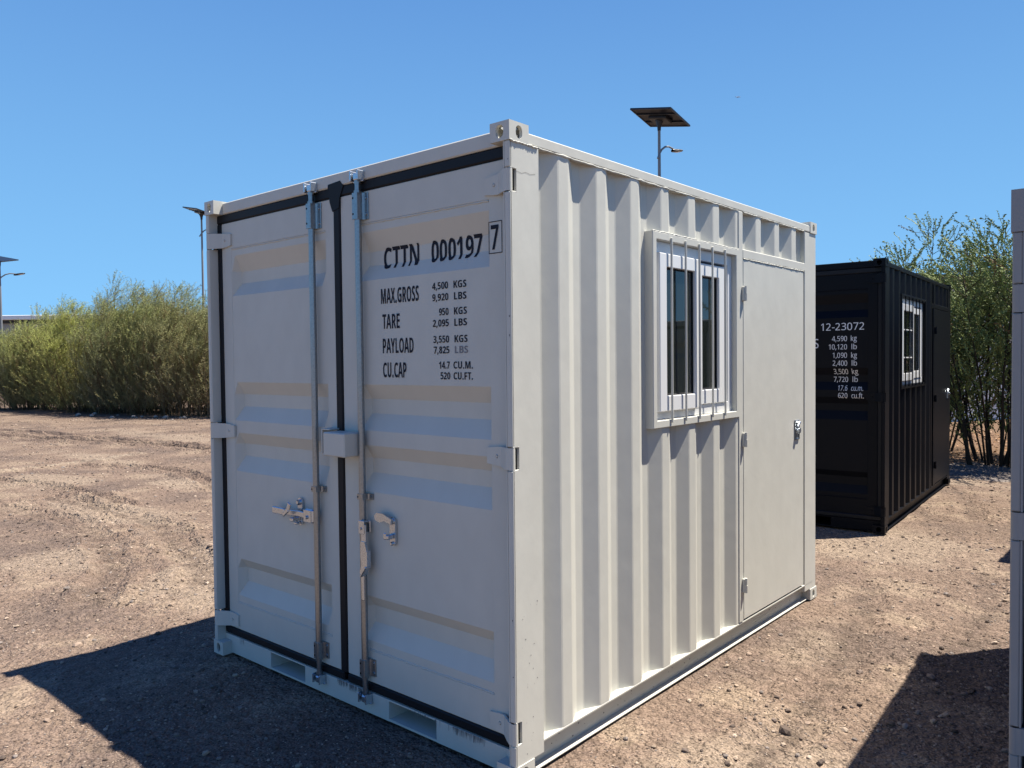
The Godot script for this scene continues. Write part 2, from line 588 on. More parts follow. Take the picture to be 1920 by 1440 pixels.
func container(root: Node3D, d: Dictionary) -> void:
	var W: float = d.W
	var L: float = d.L
	var H: float = d.H
	var cw: float = d.cw
	var cl: float = d.cd
	var chh: float = d.ch
	var k := H / 2.44
	var m: Material = d.paint
	var hy: Array = d.hinges
	var hh := 0.043
	# corner castings
	for top in [true, false]:
		var y0 := H - chh if top else 0.0
		var y1 := H if top else chh
		for r in [true, false]:
			for f in [true, false]:
				var x0 := -cw if r else -W
				var z0 := -cl if f else -L
				casting(Vector3(x0, y0, z0), Vector3(x0 + cw, y1, z0 + cl), 1.0 if r else -1.0, 1.0 if f else -1.0, top, m, root)
	# front posts, cut out round the hinges
	var spans := []
	var last := chh
	var up := hy.duplicate()
	up.sort()
	for h in up:
		spans.append([last, h - hh])
		last = h + hh
	spans.append([last, H - chh])
	for r in [true, false]:
		var mb := Mb.new()
		xbox(mb, r, W, 0.004, 0.016, chh, H - chh, -0.165, -0.042, 0.0)
		xbox(mb, r, W, 0.004, 0.044, chh, H - chh, -0.171, -0.165, 0.0)
		xbox(mb, r, W, 0.030, 0.036, chh, H - chh, -0.165, -0.064, 0.0)
		for s in spans:
			xbox(mb, r, W, 0.004, 0.016, s[0], s[1], -0.042, -0.014, 0.0)
			xbox(mb, r, W, 0.004, 0.030, s[0], s[1], -0.014, -0.003, 0.004)
			xbox(mb, r, W, 0.030, 0.035, s[0], s[1], -0.064, -0.005, 0.0)
		put("corner_post", mb, m, root)
		var bp := Mb.new()
		if d.has("door") and r:
			xbox(bp, r, W, 0.006, 0.05, chh, H - chh, -L + 0.003, -L + 0.196, 0.004)
		else:
			xbox(bp, r, W, 0.004, 0.06, chh, H - chh, -L + 0.003, -L + 0.12, 0.004)
		put("corner_post", bp, m, root)
	# rails, header, sill
	for r in [true, false]:
		var mb := Mb.new()
		xbox(mb, r, W, 0.004, 0.062, H - 0.068, H - 0.026, -L + cl, -cl, 0.004)
		xbox(mb, r, W, 0.044, 0.060, H - 0.080, H - 0.068, -L + cl, -cl)
		put("top_rail", mb, m, root)
		var br := Mb.new()
		xbox(br, r, W, 0.006, 0.066, 0.108, 0.118, -L + 0.06, -0.172, 0.002)
		xbox(br, r, W, 0.054, 0.064, 0.009, 0.108, -L + 0.1, -cl, 0.0)
		xbox(br, r, W, 0.020, 0.066, 0.002, 0.009, -L + cl, -cl, 0.002)
		xbox(br, r, W, 0.010, 0.066, 0.066, 0.106, -L + 0.06, -L + 0.07)
		put("bottom_rail", br, m, root)
	var hd := Mb.new()
	hd.box(Vector3(-W + cw, H - 0.07, -0.11), Vector3(-cw, H - 0.010, -0.050), 0.005)
	put("door_header", hd, m, root)
	var rh := Mb.new()
	rh.box(Vector3(-W + cw, H - 0.07, -L + 0.02), Vector3(-cw, H - 0.012, -L + 0.08), 0.004)
	put("rear_header", rh, m, root)
	var rs := Mb.new()
	rs.box(Vector3(-W + cw, 0.01, -L + 0.02), Vector3(-cw, 0.11, -L + 0.08), 0.004)
	put("rear_sill", rs, m, root)
	var sl := Mb.new()
	var pk: Array = [[-W * 0.780, -W * 0.6425], [-W * 0.356, -W * 0.2185]]
	var xs := [-W + cw, pk[0][0], pk[0][1], pk[1][0], pk[1][1], -cw]
	for i in [0, 2, 4]:
		sl.box(Vector3(xs[i], 0.006, -0.11), Vector3(xs[i + 1], 0.101, -0.0515))
	for p in pk:
		sl.box(Vector3(p[0], 0.094, -0.11), Vector3(p[1], 0.101, -0.0525))
		sl.box(Vector3(p[0], 0.006, -0.11), Vector3(p[1], 0.016, -0.0525))
	sl.box(Vector3(-W + 0.036, chh + 0.001, -0.11), Vector3(-W + cw - 0.0005, 0.101, -0.0518))
	sl.box(Vector3(-cw + 0.0005, chh + 0.001, -0.11), Vector3(-0.036, 0.101, -0.0518))
	put("door_sill", sl, m, root)
	for p in pk:
		var tn := Mb.new()
		tn.face([Vector3(p[0], 0.016, -0.11), Vector3(p[0], 0.094, -0.11), Vector3(p[0], 0.094, -1.2), Vector3(p[0], 0.016, -1.2)], Vector3(1, 0, 0))
		tn.face([Vector3(p[1], 0.016, -0.11), Vector3(p[1], 0.094, -0.11), Vector3(p[1], 0.094, -1.2), Vector3(p[1], 0.016, -1.2)], Vector3(-1, 0, 0))
		tn.face([Vector3(p[0], 0.094, -0.11), Vector3(p[1], 0.094, -0.11), Vector3(p[1], 0.094, -1.2), Vector3(p[0], 0.094, -1.2)], Vector3(0, -1, 0))
		tn.face([Vector3(p[0], 0.016, -0.11), Vector3(p[1], 0.016, -0.11), Vector3(p[1], 0.016, -1.2), Vector3(p[0], 0.016, -1.2)], Vector3(0, 1, 0))
		tn.face([Vector3(p[0], 0.016, -1.2), Vector3(p[1], 0.016, -1.2), Vector3(p[1], 0.094, -1.2), Vector3(p[0], 0.094, -1.2)], Vector3(0, 0, 1))
		put("fork_pocket", tn, m, root)
	# skins
	var rf := Mb.new()
	rf.box(Vector3(-W + 0.03, H - 0.046, -L + 0.03), Vector3(-0.03, H - 0.034, -0.08))
	put("roof_panel", rf, m, root)
	var fl := Mb.new()
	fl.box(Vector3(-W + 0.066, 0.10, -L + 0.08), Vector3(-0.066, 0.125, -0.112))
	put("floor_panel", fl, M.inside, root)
	var right := Transform3D(Basis(Vector3(0, 0, -1), Vector3.UP, Vector3(1, 0, 0)), Vector3.ZERO)
	var leftx := Transform3D(Basis(Vector3(0, 0, -1), Vector3.UP, Vector3(-1, 0, 0)), Vector3(-W, 0, 0))
	var back := Transform3D(Basis(Vector3(-1, 0, 0), Vector3.UP, Vector3(0, 0, -1)), Vector3(0, 0, -L))
	var wt := H - 0.068
	var sw := Mb.new()
	var phase: float = d.get("phase", 0.296)
	if d.has("door"):
		var wi: Array = d.window
		var md: Array = d.mid
		var dr: Array = d.door
		corrugated(sw, 0.171, wi[0] + 0.004, 0.118, wt, right, phase)
		corrugated(sw, wi[0] + 0.004, wi[1] - 0.004, 0.118, wi[2] + 0.006, right, phase)
		corrugated(sw, wi[0] + 0.004, wi[1] - 0.004, wi[3] - 0.006, wt, right, phase)
		if md[0] > wi[1]:
			corrugated(sw, wi[1] - 0.004, md[0] + 0.004, 0.118, wt, right, phase)
		corrugated(sw, md[1] - 0.002, dr[1] + 0.02, d.door_top + 0.05, wt, right, phase)
		put("side_wall", sw, m, root)
		var mp := Mb.new()
		mp.box(Vector3(-0.05, 0.119, -md[1]), Vector3(-0.003, wt - 0.001, -md[0]), 0.005)
		if d.has("mid2"):
			put("middle_post", mp, m, root)
			mp = Mb.new()
			mp.box(Vector3(-0.05, 0.119, -d.mid2[1]), Vector3(-0.003, wt - 0.001, -d.mid2[0]), 0.005)
		put("middle_post", mp, m, root)
		var hb := Mb.new()
		hb.box(Vector3(-0.05, d.door_top + 0.004, -dr[1] - 0.016), Vector3(-0.003, d.door_top + 0.054, -md[1] + 0.001), 0.004)
		put("door_lintel", hb, m, root)
		side_door(root, d, m)
		window(root, d, m)
	else:
		corrugated(sw, 0.171, L - 0.12, 0.118, wt, right)
		put("side_wall", sw, m, root)
	var s2 := Mb.new()
	corrugated(s2, 0.171, L - 0.12, 0.118, wt, leftx)
	put("side_wall", s2, m, root)
	var s3 := Mb.new()
	corrugated(s3, cw * 0.6, W - cw * 0.6, 0.11, H - 0.07, back, 0.15, -0.03, -0.07)
	put("rear_wall", s3, m, root)
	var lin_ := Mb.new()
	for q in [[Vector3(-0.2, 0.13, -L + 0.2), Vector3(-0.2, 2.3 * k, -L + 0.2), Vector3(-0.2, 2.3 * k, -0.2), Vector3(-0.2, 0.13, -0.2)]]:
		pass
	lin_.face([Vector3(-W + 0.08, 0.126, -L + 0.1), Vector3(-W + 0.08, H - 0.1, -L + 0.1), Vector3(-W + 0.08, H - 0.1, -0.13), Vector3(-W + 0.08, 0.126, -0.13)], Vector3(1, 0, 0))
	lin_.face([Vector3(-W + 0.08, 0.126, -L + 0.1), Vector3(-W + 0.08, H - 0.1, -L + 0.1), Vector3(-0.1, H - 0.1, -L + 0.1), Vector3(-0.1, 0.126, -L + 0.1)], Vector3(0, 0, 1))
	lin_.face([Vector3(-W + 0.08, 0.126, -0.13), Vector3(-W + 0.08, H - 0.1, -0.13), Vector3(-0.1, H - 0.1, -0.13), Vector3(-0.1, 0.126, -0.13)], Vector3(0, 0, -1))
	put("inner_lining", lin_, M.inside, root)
	cargo_doors(root, d, k, m, hy)


func cargo_doors(root: Node3D, d: Dictionary, k: float, m: Material, hy: Array) -> void:
	var W: float = d.W
	var H: float = d.H
	var e := 0.032
	var top := 2.322 * k
	var bot := 0.145
	for left in [true, false]:
		var x0 := -W + 0.070 if left else -W * 0.4896
		var x1 := -W * 0.5126 if left else -0.075
		var p0 := x0 + 0.094 if left else x0 + 0.118
		var p1 := x1 - 0.068 if left else x1 - 0.083
		if W < 2.0:
			p0 = x0 + 0.09
			p1 = x1 - 0.07
		var y0 := 0.289 * k
		var y1 := 2.182 * k
		var mb := Mb.new()
		ring(mb, Transform3D(), Rect2(x0, bot, x1 - x0, top - bot), Rect2(p0, y0, p1 - p0, y1 - y0), DOOR_Z, -0.10, DOOR_Z - 0.006)
		var door := put("cargo_door", mb, m, root)
		# pressed sheet
		var sh := Mb.new()
		var ys := [y0]
		for gi in range(GROOVES.size() - 1, -1, -1):
			for q in [3, 2, 1, 0]:
				ys.append(GROOVES[gi][q] * k)
		ys.append(y1)
		var zs := DOOR_Z - 0.003
		var cols := [p0, p0 + e, p1 - (e if left else 0.0005), p1]
		for i in ys.size() - 1:
			var ya: float = ys[i]
			var yb: float = ys[i + 1]
			for cidx in 3:
				var q := []
				for pr in [[cidx, ya], [cidx + 1, ya], [cidx + 1, yb], [cidx, yb]]:
					var dep := groove_depth(pr[1] / k - 1e-6) if pr[0] in [1, 2] else 0.0
					q.append(Vector3(cols[pr[0]], pr[1], zs - dep))
				sh.tri(q[0], q[3], q[2])
				sh.tri(q[0], q[2], q[1])
		put("pressed_panel", sh, m, door)
		var wb := Mb.new()
		var noise := FastNoiseLite.new()
		noise.frequency = 3.0
		noise.seed = 5 if left else 6
		for yy in [y0 + 0.003, y1 - 0.003]:
			var path := []
			var rad := []
			for i in 60:
				var x := lerpf(p0, p1, i / 59.0)
				path.append(Vector3(x, yy + 0.0025 * noise.get_noise_2d(x * 9.0, yy), zs + 0.0005))
				rad.append(0.0034 + 0.0022 * noise.get_noise_2d(x * 25.0, yy + 9.0))
			wb.tube(path, rad, 6, false)
		put("weld_bead", wb, m, door)
		# rubber gasket round the leaf
		var g := Mb.new()
		var a0 := -W + 0.017 if left else x0 - 0.0005
		var a1 := x1 + 0.0005 if left else -0.038
		g.box(Vector3(a0, top + 0.001, -0.09), Vector3(a1 + (0.025 if left else 0.0), top + 0.047, -0.052), 0.006)
		g.box(Vector3(a0, bot - 0.041, -0.09), Vector3(a1 + (0.025 if left else 0.0), bot - 0.001, -0.0525), 0.006)
		if left:
			g.box(Vector3(a0, bot - 0.001, -0.09), Vector3(x0 - 0.001, top + 0.001, -0.0530), 0.006)
			g.box(Vector3(x1 + 0.001, bot - 0.001, -0.09), Vector3(-W * 0.4896 - 0.001, top + 0.001, -0.0512), 0.006)
			var xm := (x1 - W * 0.4896) * 0.5
			g.prism([Vector2(xm - 0.054, top + 0.064), Vector2(xm + 0.036, top + 0.070), Vector2(xm + 0.058, top + 0.044), Vector2(xm + 0.030, top - 0.006), Vector2(xm + 0.024, top - 0.05), Vector2(xm - 0.024, top - 0.062), Vector2(xm - 0.042, top - 0.020), Vector2(xm - 0.056, top + 0.044)], -0.054, -0.0485, Transform3D())
		else:
			g.box(Vector3(x1 + 0.001, bot - 0.001, -0.09), Vector3(-0.038, top + 0.001, -0.0530), 0.006)
		put("door_gasket", g, M.rubber, door)
		# hinges
		for h in hy:
			var hg := Mb.new()
			var s := 1.0 if left else -1.0
			var xe := -W if left else 0.0
			hg.tube([Vector3(xe + s * 0.017, h - 0.041, -0.014), Vector3(xe + s * 0.017, h + 0.041, -0.014)], [0.0135, 0.0135], 16)
			var strap := [[0.012, -0.002, 0.041], [0.034, -0.003, 0.041], [0.062, -0.020, 0.040], [0.096, -0.044, 0.038], [0.125, -0.048, 0.036], [0.172, -0.049, 0.030]]
			for i in strap.size() - 1:
				var a: Array = strap[i]
				var b: Array = strap[i + 1]
				var xa: float = xe + s * a[0]
				var xb: float = xe + s * b[0]
				var t := 0.010
				var lo_a: float = h - a[2]
				var hi_a: float = h + a[2]
				var lo_b: float = h - b[2]
				var hi_b: float = h + b[2]
				hg.face([Vector3(xa, lo_a, a[1]), Vector3(xb, lo_b, b[1]), Vector3(xb, hi_b, b[1]), Vector3(xa, hi_a, a[1])], Vector3(0, 0, 1))
				hg.face([Vector3(xa, hi_a, a[1]), Vector3(xb, hi_b, b[1]), Vector3(xb, hi_b, b[1] - t), Vector3(xa, hi_a, a[1] - t)], Vector3(0, 1, 0))
				hg.face([Vector3(xa, lo_a, a[1]), Vector3(xb, lo_b, b[1]), Vector3(xb, lo_b, b[1] - t), Vector3(xa, lo_a, a[1] - t)], Vector3(0, -1, 0))
			var en: Array = strap[-1]
			var xn: float = xe + s * en[0]
			hg.face([Vector3(xn, h - en[2], en[1]), Vector3(xn, h + en[2], en[1]), Vector3(xn, h + en[2], en[1] - 0.010), Vector3(xn, h - en[2], en[1] - 0.010)], Vector3(s, 0, 0))
			bolt(hg, Vector3(xe + s * 0.118, h, -0.048), 0.007, Vector3(0, 0, 1), 0.003)
			for e2 in [-1.0, 1.0]:
				hg.tube([Vector3(xe + s * 0.006, h + e2 * 0.0435, -0.008), Vector3(xe + s * 0.009, h + e2 * 0.044, -0.024), Vector3(xe + s * 0.006, h + e2 * 0.0425, -0.041)], [0.003, 0.0045, 0.003], 6)
			put("door_hinge", hg, m, door)
		var xr := -W * 0.5767 if left else -W * 0.4187
		if W < 2.0:
			xr = (x0 + x1) * 0.5 + (0.2 if left else -0.2)
		rod_set(door, xr, k, top, 2.386 * k)
		handles(door, xr, left, k)
		# lock box
		var lb := Mb.new()
		var ly := 1.157 * k
		var xg := -W * 0.5 + 0.0
		if left:
			lb.box(Vector3(xg - 0.072, ly - 0.006, DOOR_Z), Vector3(xg - 0.064, ly + 0.116, 0.002), 0.002)
			lb.box(Vector3(xg - 0.0635, ly + 0.109, DOOR_Z), Vector3(xg - 0.006, ly + 0.116, 0.002), 0.002)
			lb.box(Vector3(xg - 0.0635, ly - 0.006, DOOR_Z), Vector3(xg - 0.006, ly + 0.001, 0.002), 0.002)
			put("lock_box_bracket", lb, m, door)
		else:
			lb.box(Vector3(xg + 0.002, ly, -0.050), Vector3(xg + 0.156, ly + 0.106, 0.046), 0.005)
			put("lock_box", lb, m, door)


func side_door(root: Node3D, d: Dictionary, m: Material) -> void:
	var dr: Array = d.door
	var mb := Mb.new()
	mb.box(Vector3(-0.045, 0.126, -dr[1] + 0.008), Vector3(-0.004, d.door_top, -dr[0] - 0.004), 0.004)
	var o := put("side_door", mb, m, root)
	for y in d.door_hinges:
		var h := Mb.new()
		h.box(Vector3(-0.003, y - 0.040, -dr[0] - 0.012), Vector3(0.012, y + 0.038, -dr[0] + 0.020), 0.003)
		h.tube([Vector3(0.012, y - 0.04, -dr[0] + 0.004), Vector3(0.012, y + 0.0, -dr[0] + 0.004)], [0.011, 0.011], 10)
		h.tube([Vector3(0.012, y + 0.002, -dr[0] + 0.004), Vector3(0.012, y + 0.04, -dr[0] + 0.004)], [0.009, 0.009], 10)
		put("hinge", h, m, o)
	var ly: float = 1.123
	var lz: float = -dr[1] + 0.125
	var pl := Mb.new()
	var side := Transform3D(Basis(Vector3(0, 0, -1), Vector3.UP, Vector3(1, 0, 0)), Vector3(0, ly, lz))
	ring(pl, side, Rect2(-0.036, -0.062, 0.072, 0.124), Rect2(-0.028, -0.05, 0.056, 0.096), 0.004, -0.004, -0.004)
	pl.box(Vector3(-0.0035, ly - 0.05, lz - 0.028), Vector3(-0.0025, ly + 0.046, lz + 0.028))
	put("lock_plate", pl, M.zinc, o)
	var hd := Mb.new()
	hd.tube([Vector3(-0.002, ly - 0.002, lz + 0.006), Vector3(0.022, ly - 0.002, lz + 0.006)], [0.019, 0.017], 14)
	hd.box(Vector3(0.002, -0.006, -0.028), Vector3(0.016, 0.006, 0.028), 0.003, Transform3D(Basis(Vector3(1, 0, 0), 0.6), Vector3(0, ly + 0.034, lz - 0.004)))
	put("lock_handle", hd, M.bright, o)


func window(root: Node3D, d: Dictionary, m: Material) -> void:
	var w: Array = d.window
	var side := Transform3D(Basis(Vector3(0, 0, -1), Vector3.UP, Vector3(1, 0, 0)), Vector3.ZERO)
	var o := Rect2(w[0], w[2], w[1] - w[0], w[3] - w[2])
	var i := o.grow(-0.035)
	var fr := Mb.new()
	ring(fr, side, o, i, 0.001, -0.05, -0.05)
	var win := put("window", fr, m, root)
	var fx := Mb.new()
	ring(fx, side, i.grow(-0.0005), Rect2(i.position.x + 0.05, i.position.y + 0.055, i.size.x - 0.10, i.size.y - 0.11), -0.026, -0.06, -0.06)
	put("window_frame", fx, M.pvc, win)
	var width := i.size.x
	for n in 2:
		var a := i.position.x + (0.038 if n == 0 else 0.414 / 0.825 * width)
		var b := i.position.x + (0.414 / 0.825 * width if n == 0 else 0.747 / 0.825 * width)
		var zf := -0.006 if n == 0 else -0.020
		var so := Rect2(a, i.position.y + 0.039 + n * 0.014, b - a - 0.0008, i.size.y - 0.095 - n * 0.026)
		var gi := Rect2(a + 0.065, so.position.y + 0.073, b - a - 0.099 - (0.0 if n == 0 else 0.050), so.size.y - 0.136)
		var sa := Mb.new()
		ring(sa, side, so, gi, zf, -0.055, zf - 0.022)
		put("sash", sa, M.pvc, win)
		var gk := Mb.new()
		ring(gk, side, gi.grow(-0.0005), gi.grow(-0.008), zf - 0.012, zf - 0.02, zf - 0.02)
		put("pane_seal", gk, M.rubber, win)
		var gl := Mb.new()
		gl.face([side * Vector3(gi.position.x, gi.position.y, zf - 0.0185), side * Vector3(gi.end.x, gi.position.y, zf - 0.0185), side * Vector3(gi.end.x, gi.end.y, zf - 0.0185), side * Vector3(gi.position.x, gi.end.y, zf - 0.0185)], Vector3(1, 0, 0))
		put("pane", gl, M.glass, win)
	for y in d.get("muntins", []):
		var mt := Mb.new()
		mt.box(Vector3(-0.022, y - 0.006, -i.position.x - 0.414 / 0.825 * width + 0.03), Vector3(-0.010, y + 0.006, -i.position.x - 0.10), 0.002)
		put("glazing_bar", mt, M.pvc, win)
	for a in d.bars:
		var b := Mb.new()
		b.box(Vector3(0.0012, w[2] + 0.020, -a - 0.0145), Vector3(0.0115, w[3] - 0.016, -a - 0.0040), 0.003)
		put("window_bar", b, m, win)


# ---------------------------------------------------------------- ground
var gx := PackedFloat32Array()
var gz := PackedFloat32Array()
var gh := PackedFloat32Array()


func graded(lo: float, hi: float, step: float, grow: float, reach: float) -> PackedFloat32Array:
	var below := []
	var s := step
	var p := lo
	while p > -reach:
		p -= s
		s *= 1.0 + grow
		below.append(p)
		if s > 2.0:
			grow = 0.12
	below.reverse()
	var r := PackedFloat32Array(below)
	p = lo
	while p < hi:
		r.append(p)
		p += step
	s = step
	grow = 0.016
	while p < reach:
		r.append(p)
		p += s
		s *= 1.0 + grow
		if s > 2.0:
			grow = 0.12
	r.append(p)
	return r


func height(x: float, z: float) -> float:
	var i := clampi(gx.bsearch(x) - 1, 0, gx.size() - 2)
	var j := clampi(gz.bsearch(z) - 1, 0, gz.size() - 2)
	var u := clampf((x - gx[i]) / (gx[i + 1] - gx[i]), 0, 1)
	var t := clampf((z - gz[j]) / (gz[j + 1] - gz[j]), 0, 1)
	var n := gx.size()
	return lerpf(lerpf(gh[j * n + i], gh[j * n + i + 1], u), lerpf(gh[(j + 1) * n + i], gh[(j + 1) * n + i + 1], u), t)


func fn(seed_: int, freq: float, oct := 3, kind := FastNoiseLite.TYPE_SIMPLEX_SMOOTH) -> FastNoiseLite:
	var f := FastNoiseLite.new()
	f.seed = seed_
	f.frequency = freq
	f.fractal_octaves = oct
	f.noise_type = kind
	return f


func in_footprint(x: float, z: float, grow: float) -> bool:
	for f in FOOT:
		var q: Vector3 = f[0].affine_inverse() * Vector3(x, 0, z)
		if q.x > -f[1] - grow and q.x < grow and q.z > -f[2] - grow and q.z < grow:
			return true
	return false


var FOOT := []
const PALE := [[-3.3, -0.6, 0.7, 0.5], [-6.9, -1.4, 1.0, 0.45], [-10.1, -1.9, 1.4, 0.5], [-5.2, -0.25, 0.9, 0.4], [-8.4, -2.9, 1.6, 0.4], [-4.3, -1.15, 0.8, 0.4], [-12.0, -3.4, 2.0, 0.4], [-15.5, -5.9, 3.0, 0.6], [0.3, -2.2, 0.5, 0.5], [0.55, -0.6, 0.3, 0.5], [-0.1, -5.2, 0.7, 0.9], [-1.1, -9.2, 1.5, 0.5]]
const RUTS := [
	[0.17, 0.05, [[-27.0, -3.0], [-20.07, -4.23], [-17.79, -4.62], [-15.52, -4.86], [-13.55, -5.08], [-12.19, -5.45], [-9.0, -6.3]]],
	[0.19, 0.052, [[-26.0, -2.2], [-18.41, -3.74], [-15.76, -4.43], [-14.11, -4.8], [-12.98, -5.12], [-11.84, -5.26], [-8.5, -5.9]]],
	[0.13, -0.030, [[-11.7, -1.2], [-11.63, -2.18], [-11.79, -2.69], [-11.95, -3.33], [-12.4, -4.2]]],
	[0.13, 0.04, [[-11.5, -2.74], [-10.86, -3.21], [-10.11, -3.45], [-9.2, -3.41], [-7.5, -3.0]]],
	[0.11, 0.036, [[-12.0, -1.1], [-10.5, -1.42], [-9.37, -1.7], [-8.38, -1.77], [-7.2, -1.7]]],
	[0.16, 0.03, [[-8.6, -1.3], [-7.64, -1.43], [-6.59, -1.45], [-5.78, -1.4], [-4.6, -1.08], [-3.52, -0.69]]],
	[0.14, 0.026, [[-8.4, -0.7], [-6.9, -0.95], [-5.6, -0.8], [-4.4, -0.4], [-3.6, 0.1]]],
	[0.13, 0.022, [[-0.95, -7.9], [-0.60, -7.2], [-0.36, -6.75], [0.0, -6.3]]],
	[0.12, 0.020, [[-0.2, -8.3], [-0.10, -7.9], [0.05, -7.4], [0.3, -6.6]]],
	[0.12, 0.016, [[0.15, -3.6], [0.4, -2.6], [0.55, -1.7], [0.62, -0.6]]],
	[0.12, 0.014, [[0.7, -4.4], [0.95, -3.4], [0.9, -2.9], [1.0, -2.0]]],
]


func ground() -> void:
	gx = graded(-4.8, 2.2, 0.03, 0.010, 400.0)
	gz = graded(-6.0, 1.5, 0.03, 0.0145, 400.0)
	var nx := gx.size()
	var nz := gz.size()
	gh.resize(nx * nz)
	var low := fn(11, 0.13, 2)
	var mid := fn(12, 0.9, 3)
	var fine := fn(13, 5.0, 3)
	var clod := fn(14, 9.0, 2, FastNoiseLite.TYPE_CELLULAR)
	var patch := fn(15, 0.55, 4)
	var dry := fn(17, 1.6, 3)
	var cols := PackedColorArray()
	cols.resize(nx * nz)
	for j in nz:
		var z := gz[j]
		for i in nx:
			var x := gx[i]
			var near := absf(x + 1) < 40.0 and absf(z + 3) < 30.0
			var h := low.get_noise_2d(x, z) * 0.035 + mid.get_noise_2d(x, z) * 0.014
			var p := patch.get_noise_2d(x, z)
			if near:
				h += fine.get_noise_2d(x, z) * 0.008
				if absf(x + 1.5) < 8.0 and absf(z + 3.0) < 8.0:
					h += clod.get_noise_2d(x, z) * 0.014 * smoothstep(-0.2, 0.35, p)
			gh[j * nx + i] = h - 0.012
			var d := dry.get_noise_2d(x, z)
			var c := Color(0.292, 0.213, 0.164).lerp(Color(0.222, 0.166, 0.134), smoothstep(0.0, 0.45, p))
			c = c.lerp(Color(0.395, 0.300, 0.222), smoothstep(0.12, 0.5, d - p * 0.5) * 0.8)
			if z < -9.6 + 0.9 * p and x > -9.0 and x < 8.0:      # grey gravel strip before the trees, leaf litter behind
				c = c.lerp(Color(0.31, 0.28, 0.26), 0.75)
				if z < -11.2 + p:
					c = c.lerp(Color(0.27, 0.16, 0.09), 0.8)
			if near:
				for q in PALE:
					var e := Vector2((x - q[0]) / q[2], (z - q[1]) / q[3]).length() + 0.9 * p + 0.5 * d
					if e < 1.0:
						c = c.lerp(Color(0.43, 0.34, 0.255), 0.6 * smoothstep(1.0, 0.35, e))
			cols[j * nx + i] = c
	# wheel ruts
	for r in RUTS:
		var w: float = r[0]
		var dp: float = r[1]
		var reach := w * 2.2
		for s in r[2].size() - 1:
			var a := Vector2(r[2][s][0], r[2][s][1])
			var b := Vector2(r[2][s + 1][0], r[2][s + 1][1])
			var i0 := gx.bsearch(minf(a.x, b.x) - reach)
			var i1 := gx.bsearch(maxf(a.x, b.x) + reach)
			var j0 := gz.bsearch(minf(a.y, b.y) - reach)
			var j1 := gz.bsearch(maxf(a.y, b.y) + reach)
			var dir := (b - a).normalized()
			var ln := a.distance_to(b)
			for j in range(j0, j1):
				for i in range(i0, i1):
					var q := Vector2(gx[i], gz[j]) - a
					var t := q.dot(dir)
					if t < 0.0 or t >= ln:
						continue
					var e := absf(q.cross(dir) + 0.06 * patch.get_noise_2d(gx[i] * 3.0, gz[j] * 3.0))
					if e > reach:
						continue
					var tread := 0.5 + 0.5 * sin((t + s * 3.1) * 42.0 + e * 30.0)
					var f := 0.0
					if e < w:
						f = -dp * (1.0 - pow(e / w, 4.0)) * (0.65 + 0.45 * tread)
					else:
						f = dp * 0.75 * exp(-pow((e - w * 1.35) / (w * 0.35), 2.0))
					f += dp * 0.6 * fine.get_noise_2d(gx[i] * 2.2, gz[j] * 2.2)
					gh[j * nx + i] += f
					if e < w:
						cols[j * nx + i] = cols[j * nx + i].lerp(Color(0.165, 0.125, 0.10) if dp > 0.0 else Color(0.50, 0.41, 0.31), 0.8 * (1.0 - e / w) * clampf(0.75 + 1.2 * fine.get_noise_2d(gx[i], gz[j]), 0.0, 1.0))  # disturbed soil, darkened for the shade in the troughs; ridge paled as if lit
	# the containers stand on levelled dirt
	for f in FOOT:
		var lo := Vector2(1e9, 1e9)
		var hi := -lo
		for q in [Vector3(0.5, 0, 0.5), Vector3(-f[1] - 0.5, 0, 0.5), Vector3(-f[1] - 0.5, 0, -f[2] - 0.5), Vector3(0.5, 0, -f[2] - 0.5)]:
			var p: Vector3 = f[0] * q
			lo = lo.min(Vector2(p.x, p.z))
			hi = hi.max(Vector2(p.x, p.z))
		var inv: Transform3D = f[0].affine_inverse()
		for j in range(gz.bsearch(lo.y), gz.bsearch(hi.y)):
			for i in range(gx.bsearch(lo.x), gx.bsearch(hi.x)):
				var q := inv * Vector3(gx[i], 0, gz[j])
				var out := maxf(maxf(-f[1] - q.x, q.x), maxf(-f[2] - q.z, q.z))
				if out < 0.45:
					var s := smoothstep(0.05, 0.45, out)
					gh[j * nx + i] = lerpf(minf(gh[j * nx + i] * 0.35, 0.0) - 0.008, gh[j * nx + i], s)
	var vs := PackedVector3Array()
	var ns := PackedVector3Array()
	var uv := PackedVector2Array()
	vs.resize(nx * nz)
	ns.resize(nx * nz)
	uv.resize(nx * nz)
	for j in nz:
		var ja := maxi(j - 1, 0)
		var jb := mini(j + 1, nz - 1)
		for i in nx:
			var ia := maxi(i - 1, 0)
			var ib := mini(i + 1, nx - 1)
			var k := j * nx + i
			vs[k] = Vector3(gx[i], gh[k], gz[j])
			ns[k] = Vector3(-(gh[j * nx + ib] - gh[j * nx + ia]) / (gx[ib] - gx[ia]), 1.0, -(gh[jb * nx + i] - gh[ja * nx + i]) / (gz[jb] - gz[ja])).normalized()
			uv[k] = Vector2(gx[i], gz[j])
	var ids := PackedInt32Array()
	ids.resize((nx - 1) * (nz - 1) * 6)
	var o := 0
	for j in nz - 1:
		for i in nx - 1:
			var a := j * nx + i
			ids[o] = a; ids[o + 1] = a + 1; ids[o + 2] = a + nx
			ids[o + 3] = a + 1; ids[o + 4] = a + nx + 1; ids[o + 5] = a + nx
			o += 6
	var arr := []
	arr.resize(Mesh.ARRAY_MAX)
	arr[Mesh.ARRAY_VERTEX] = vs
	arr[Mesh.ARRAY_NORMAL] = ns
	arr[Mesh.ARRAY_TEX_UV] = uv
	arr[Mesh.ARRAY_COLOR] = cols
	arr[Mesh.ARRAY_INDEX] = ids
	var mesh := ArrayMesh.new()
